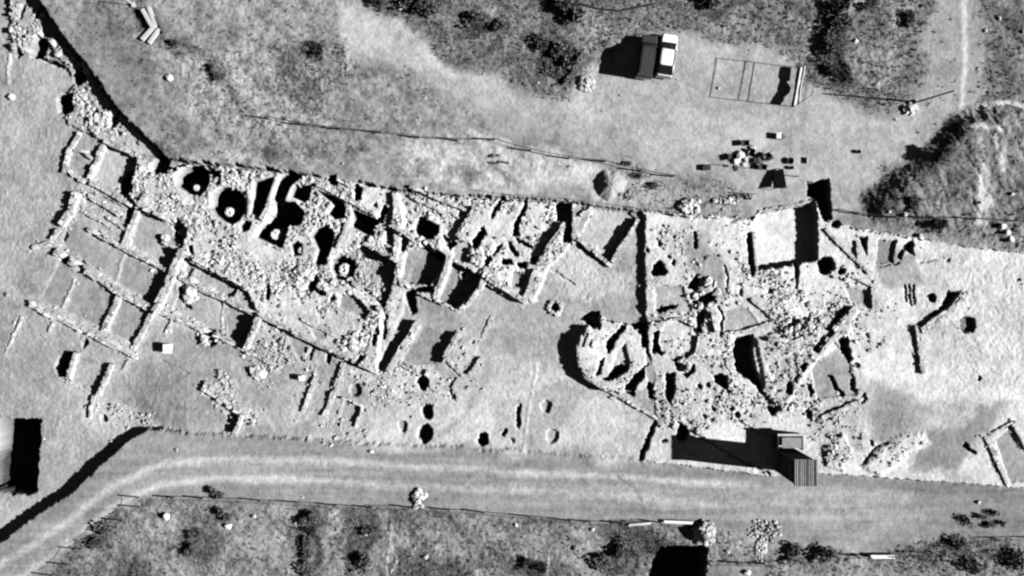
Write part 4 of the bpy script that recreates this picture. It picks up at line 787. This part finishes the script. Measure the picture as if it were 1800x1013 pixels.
# ---------------------------------------------------------------- vehicles
def section(y, hw, z0, z1, tuck=.12, flat=.85):
    return [(-hw * .92, y, z0), (-hw, y, z0 + .12), (-hw, y, z0 + (z1 - z0) * .62), (-hw * (1 - tuck * .5), y, z1 - .05), (-hw * flat, y, z1), (hw * flat, y, z1), (hw * (1 - tuck * .5), y, z1 - .05), (hw, y, z0 + (z1 - z0) * .62), (hw, y, z0 + .12), (hw * .92, y, z0)]
def vehicle(name, label, px, py, rz, paint, L, W, body, roof, cab, wins, hz):
    root = thing(name, label, 'car', px, py, rz=rz)
    MB().loft([section(y, w, z0, z1) for y, w, z0, z1 in body]).build('body', paint, root, smooth=False)
    MB().loft([section(y, w, z0, z1, .2, .86) for y, w, z0, z1 in roof]).build('roof', paint, root)
    MB().loft([section(y, w, z0, z1, .2, .9) for y, w, z0, z1 in cab]).build('window_band', 'glass', root)
    for n_, q in wins: MB().add(q + [(a, b, c - .03) for a, b, c in q], [tuple(range(len(q))), tuple(range(2 * len(q) - 1, len(q) - 1, -1))] + [(k, len(q) + k, len(q) + (k + 1) % len(q), (k + 1) % len(q)) for k in range(len(q))]).build(n_, 'glass', root)
    for sx in (-1, 1):
        for fy in (.31, -.31):
            w = MB().lathe([(.20, -.10), (.31, -.10), (.33, -.05), (.33, .05), (.31, .10), (.20, .10)], n=18).build('wheel', 'rubber', root, (sx * (W / 2 - .10), fy * L, .33)); w.rotation_euler = (0, math.pi / 2, 0)
            MB().lathe([(.05, -.11), (.19, -.11), (.19, .11), (.05, .11)], n=12).build('rim', 'chrome', w)
        MB().box((0, 0, 0), (.28, .05, .16)).build('headlight', 'chrome', root, (sx * W * .36, L / 2 - .02, hz))
        MB().box((0, 0, 0), (.12, .10, .09)).build('mirror', paint, root, (sx * (W / 2 + .06), L * .12, hz + .35))
    for sy in (1, -1): MB().box((0, 0, 0), (W * .94, .12, .16)).build('bumper', 'chrome', root, (0, sy * (L / 2 + .03), .42))
    return root
vehicle('hatchback_car', 'white hatchback car parked in the yard, dark windows, next to a dark vehicle', 1168, 105, math.radians(-8.5), 'white_paint', 4.05, 1.62,
        [(-2.02, .66, .32, .80), (-1.95, .76, .26, .90), (-1.2, .81, .22, .92), (.4, .81, .22, .92), (1.2, .80, .22, .88), (1.85, .74, .26, .80), (2.02, .64, .32, .70)],
        [(-1.16, .60, 1.33, 1.385), (-1.0, .64, 1.36, 1.42), (-.3, .66, 1.38, 1.44), (.26, .63, 1.36, 1.42), (.40, .58, 1.33, 1.375)],
        [(-1.90, .72, .88, .93), (-1.20, .66, .88, 1.34), (-.3, .70, .88, 1.38), (.38, .64, .88, 1.34), (1.15, .70, .87, .90)],
        [('windshield', [(-.66, .98, .99), (0, 1.14, .985), (.66, .98, .99), (.56, .40, 1.375), (0, .50, 1.40), (-.56, .40, 1.375)])], .62)
vehicle('dark_van', 'dark high-backed vehicle parked tight against the white hatchback', 1133, 107, math.radians(-8.5), 'dark_paint', 4.0, 1.62,
        [(-2.0, .70, .40, 1.10), (-1.9, .78, .30, 1.15), (-.5, .81, .28, 1.15), (.7, .81, .28, 1.12), (1.3, .78, .28, 1.0), (1.85, .72, .30, .92), (2.0, .62, .36, .80)],
        [(-1.92, .64, 1.80, 1.90), (-1.7, .68, 1.84, 1.94), (-.4, .69, 1.86, 1.96), (.4, .66, 1.80, 1.90), (.62, .60, 1.74, 1.82)],
        [(-1.96, .70, 1.10, 1.14), (-1.9, .68, 1.10, 1.84), (-.4, .72, 1.10, 1.88), (.5, .68, 1.10, 1.80), (1.2, .70, 1.05, 1.1)],
        [('windshield', [(-.64, 1.08, 1.18), (0, 1.18, 1.17), (.64, 1.08, 1.18), (.58, .62, 1.76), (0, .70, 1.78), (-.58, .62, 1.76)])], .72)

# ---------------------------------------------------------------- sign frame
root = thing('sign_frame', 'tall pipe frame with a white cut-out board near its foot, beside the yard', 'sign frame', 1397, 152)
ox, oy, oz = root.location
b0, b1 = Vector((*PX(1403, 122), 0)), Vector((*PX(1391, 190), 0))
b0 -= Vector((ox, oy, 0)); b1 -= Vector((ox, oy, 0))
for b in (b0, b1): MB().tube([(0, 0, -.2), (0, 0, 4.5)], .035, 7).build('post', 'iron', root, b)
for h in (2.45, 2.95, 4.45): MB().tube([b0 + Vector((0, 0, h)), b1 + Vector((0, 0, h))], .032, 6).build('crossbar', 'iron', root)
prof = [(0.02, .50), (.02, 1.02), (.06, 1.10), (.30, 1.10), (.36, 1.0), (.50, 1.0), (.58, 1.02), (.66, 1.0), (.80, 1.15), (1.0, 1.32), (1.0, .75), (.88, .62), (.78, .62), (.72, .50), (.64, .40), (.54, .38), (.44, .5), (.40, .62), (.34, .46)]
dv = b1 - b0; nv = Vector((-dv.y, dv.x, 0)).normalized() * .03
vs = [b0 + dv * t + Vector((0, 0, z)) - nv + Vector((0.1, 0, 0)) for t, z in prof] + [b0 + dv * t + Vector((0, 0, z)) + nv + Vector((.1, 0, 0)) for t, z in prof]; n = len(prof)
MB().add(vs, [tuple(range(n)), tuple(range(2 * n - 1, n - 1, -1))] + [(k, n + k, n + (k + 1) % n, (k + 1) % n) for k in range(n)]).build('sign_board', 'board', root)
MB().box((0, 0, .06), (.22, dv.length, .16), math.atan2(dv.y, dv.x) - math.pi / 2).build('footing', 'plaster', root, (b0 + b1) / 2 + Vector((.12, 0, 0)))

# ---------------------------------------------------------------- watch hut
root = thing('watch_hut', 'tall dark watch hut with corrugated roof and a lower open pen, by the road', 'hut', 1375, 800)
ox, oy, oz = root.location; root.location.z = oz = -.25
def at(px, py): x, y = PX(px, py); return x - ox, y - oy
x0, y1 = at(1357, 786); x1, y0 = at(1389, 822); h = 5.7
cx_, cy_, wx, wy = (x0 + x1) / 2, (y0 + y1) / 2, x1 - x0, y1 - y0
for n_, c, s_ in (('wall', (x0 + .04, cy_, h / 2 + .6), (.08, wy, h - 1.2)), ('wall', (x1 - .04, cy_, h / 2), (.08, wy, h)), ('wall', (cx_, y0 + .04, h / 2), (wx - .17, .08, h)), ('wall', (cx_, y1 - .04, h / 2), (wx - .17, .08, h))): MB().box(c, s_).build(n_, 'dark_board', root)
for c in ((x0, y0), (x1, y0), (x0, y1), (x1, y1)): MB().box((c[0], c[1], h / 2), (.14, .14, h + .1)).build('post', 'wood', root)
for zz in (1.6, 3.4, 5.0): MB().box((x0 - .05, cy_, zz), (.07, wy, .12)).build('rail', 'wood', root)
mb = MB(); nx = 24; prof = [(x0 - .15 + (wx + .3) * (i + random.uniform(-.25, .25)) / nx, h + .08 + random.uniform(.04, .09) * (i % 2)) for i in range(nx + 1)]
vs = [(x, yy, z + dz) for yy in (y0 - .2, y1 + .2) for dz in (0, .02) for x, z in prof]; k = nx + 1
mb.add(vs, [(i, i + 1, 2 * k + i + 1, 2 * k + i) for i in range(nx)] + [(k + i, 3 * k + i, 3 * k + i + 1, k + i + 1) for i in range(nx)]); mb.build('roof', 'roofing', root)
x0, y1 = at(1353, 757); x1, y0 = at(1396, 783); hp = 1.95
for n_, c, s_ in (('pen_wall', (x0 + .05, (y0 + y1) / 2, hp / 2), (.10, y1 - y0, hp)), ('pen_wall', (x1 - .05, (y0 + y1) / 2, hp / 2), (.10, y1 - y0, hp)), ('pen_wall', ((x0 + x1) / 2, y1 - .05, hp / 2), (x1 - x0 - .22, .10, hp))): MB().box(c, s_).build(n_, 'dark_board', root)
MB().box(((x0 + x1) / 2 + .1, (y0 + y1) / 2, hp + .05), (x1 - x0 - .55, y1 - y0 - .45, .06), 0, .01).build('pen_cover', 'sheet_roof', root)
MB().box(((x0 + x1) / 2, y1 + .03, hp + .06), (x1 - x0 + .1, .2, .12)).build('top_beam', 'pale_wood', root)
for px in (1370, 1382, 1392): MB().box((*at(px, 846), .1), (.12, .5, .12), .3).build('peg', 'wood', root)
# ---------------------------------------------------------------- tools and gear of the dig
def wheelbarrow(px, py, rz, label):
    root = thing('wheelbarrow', label, 'wheelbarrow', px, py, rz=rz, group='wheelbarrows of the dig'); root.scale = (.85, .85, .7)
    MB().add([(-.35, -.25, .35), (.35, -.22, .35), (.35, .22, .35), (-.35, .25, .35), (-.5, -.34, .68), (.42, -.3, .68), (.42, .3, .68), (-.5, .34, .68)], [(0, 3, 2, 1), (0, 1, 5, 4), (1, 2, 6, 5), (2, 3, 7, 6), (3, 0, 4, 7)]).build('tray', 'iron', root)
    for s in (-1, 1):
        MB().tube([(-.75, 0, .22), (-.3, s * .2, .33), (.45, s * .26, .42), (.95, s * .28, .62)], .022, 6).build('handle', 'wood', root)
        MB().tube([(.25, s * .22, .38), (.32, s * .24, 0)], .02, 5).build('leg', 'iron', root)
    w = MB().lathe([(.05, -.05), (.20, -.05), (.22, 0), (.20, .05), (.05, .05)], n=14).build('wheel', 'rubber', root, (-.75, 0, .22)); w.rotation_euler = (math.pi / 2, 0, 0)
for a in ((1305, 255, .1, 'northern wheelbarrow with handles pointing east among the dig gear'), (1283, 279, .3, 'western wheelbarrow beside the white sacks'), (1336, 296, -.2, 'wheelbarrow directly above the dark canvas sheet'), (1343, 277, .5, 'wheelbarrow at the east side of the gear pile'), (1316, 271, 1.2, 'wheelbarrow standing between the white sacks and the gear')): wheelbarrow(*a)
def crate(px, py, sx, sy, sz, rz, label, m='wood', cat='crate', name='crate'):
    root = thing(name, label, cat, px, py, rz=rz); t = .035
    MB().box((0, 0, .05), (sx, sy, t)).build('bottom', m, root)
    for c, s_ in (((0, sy / 2 - t / 2, sz / 2), (sx, t, sz)), ((0, -sy / 2 + t / 2, sz / 2), (sx, t, sz)), ((sx / 2 - t / 2, 0, sz / 2), (t, sy - 2 * t - .005, sz)), ((-sx / 2 + t / 2, 0, sz / 2), (t, sy - 2 * t - .005, sz))): MB().box(c, s_).build('side', m, root)
    MB().box((0, 0, sz + .02), (sx + .03, sy + .03, .035)).build('lid', m, root)
    MB().box((0, 0, sz + .05), (sx * .2, sy, .025)).build('batten', m, root)
crate(294, 613, .56, .88, .74, -.02, 'large white lidded box standing alone in the grey western court', 'white_paint', 'box', 'storage_box')
crate(532, 664, .42, .48, .6, .1, 'white tub-like box beside rubble in the southern court', 'white_paint', 'box', 'storage_box')
crate(1363, 242, .4, .55, .45, 0, 'small white box between two dark crates north of the gear', 'white_paint', 'box', 'storage_box')
crate(1371, 243, .45, .45, .2, .3, 'small dark crate right of the little white box'); crate(1238, 297, .7, .5, .3, .1, 'dark chest standing alone west of the gear', 'dark_board', 'chest', 'chest')
crate(1336, 283, .7, .5, .28, .2, 'dark crate in the middle of the gear'); crate(1349, 279, .5, .5, .25, .5, 'dark crate at the eastern end of the gear', 'dark_board'); crate(1326, 285, .6, .45, .25, -.3, 'dark crate under the white sacks', 'dark_board')
def sack(px, py, r, label):
    mb = MB()
    for i in range(3): mb.rock((random.uniform(-.15, .15), random.uniform(-.12, .12), r * .3), r * .8, T(.98, .01), .6, .12)
    tag(mb.build('sack', 'stone', loc=(*PX(px, py), gh(px, py))), label, 'sack', 'white sacks of the dig')
for a in ((1299, 276, .5, 'white sack west of the gear, largest'), (1291, 284, .42, 'white sack lowest of the western ones'), (1307, 281, .36, 'white sack nearest the dark crates'), (1319, 263, .36, 'white sack under the northern wheelbarrow'), (1342, 281, .3, 'white sack between dark crates'), (1305, 293, .26, 'small white sack by the shovels')): sack(*a)
def shovel(a, b, label):
    A_, B_ = Vector(PX(*a)), Vector(PX(*b)); root = thing('shovel', label, 'shovel', *a, group='shovels lying by the gear'); d = B_ - A_; root.rotation_euler = (0, 0, math.atan2(d.y, d.x)); L = d.length
    MB().tube([(.25, 0, .10), (L, 0, .12)], .03, 6).build('handle', 'dark_board', root); MB().box((.12, 0, .09), (.36, .26, .03), 0, .05).build('blade', 'iron', root)
for a in (((1276, 294), (1250, 291), 'shovel pointing west, nearest the dark chest'), ((1288, 296), (1310, 298), 'shovel pointing east under the white sacks'), ((1291, 302), (1288, 288), 'shovel lying crosswise below the white sacks'), ((1318, 290), (1348, 284), 'long shovel below the crates')): shovel(*a)
def bucket(px, py, label, m='dark_board', r=.3):
    root = thing('bucket', label, 'bucket', px, py, group='buckets about the yard')
    MB().lathe([(r * .75, 0), (r, .28), (r * .9, .28), (r * .68, .06)], n=14).build('pail', m, root); MB().tube([(-r, 0, .28), (-.6 * r, .1, .36), (.6 * r, .1, .36), (r, 0, .28)], .015, 5).build('handle', 'iron', root)
for a in ((1385, 285, 'dark bucket standing on the yard right of the gear', 'dark_board', .34), (1504, 269, 'tiny bucket alone on the open yard', 'dark_board', .2), (1387, 297, 'small dull bucket below the dark one', 'wood', .2)): bucket(*a)
root = thing('upright_board', 'narrow board standing upright on the yard right of the bucket', 'board', 1414, 284); MB().box((0, 0, .14), (.08, .6, .28)).build('panel', 'pale_wood', root)
for s in (-1, 1): MB().tube([(0, s * .2, .22), (.2, s * .2, 0)], .02, 5).build('strut', 'wood', root)
# near-black canvas sheet standing in for the darkness of a pit
root = thing('pit_dark_sheet', 'dark canvas sheet on poles standing in for a dark pit south of the gear', 'shelter', 1356, 318); ox, oy, oz = root.location
mb = MB(); q = [at(1354, 302), at(1370, 299), at(1373, 333), at(1350, 335), at(1351, 316)]
top = [(p[0] + .1, p[1], .35 + .4 * (i in (2, 3))) for i, p in enumerate(q)]; n = len(top)
mb.add(top + [(p[0], p[1], p[2] - .04) for p in top], [tuple(range(n - 1, -1, -1)), tuple(range(n, 2 * n))] + [(k, (k + 1) % n, n + (k + 1) % n, n + k) for k in range(n)]); mb.build('canvas', 'canvas', root)
for p in top: MB().tube([(p[0], p[1], -.1), (p[0], p[1], p[2])], .03, 6).build('pole', 'wood', root)
root = thing('tool_rack', 'low dark rack of tools between stone dump and dark sheet', 'rack', 1303, 347); ox, oy, oz = root.location
for i in range(7):
    u = -1.0 + i * .3 + random.uniform(-.12, .12); MB().tube([(u, random.uniform(-.35, -.1), .05), (u + random.uniform(-.3, .4), random.uniform(.15, .4), random.uniform(.12, .3))], .05, 6).build('tool', 'dark_board', root)
MB().box((0, .3, .2), (2.4, .1, .08), -.06).build('rail', 'wood', root)
# white pole lying in the notch of the ditch and planks over shafts
beam((312, 322), (328, 314), .28, .10, 'grey plank leaning into the westernmost shaft', 'pale_wood', .2, 'plank', 'plank', 'planks lying in the ruins')
beam((1028, 610), (1036, 585), .1, .1, 'slender pale rod on the tower mound', 'pale_wood', .1, 'plank', 'plank', 'planks lying in the ruins')
bpy.context.view_layer.update()
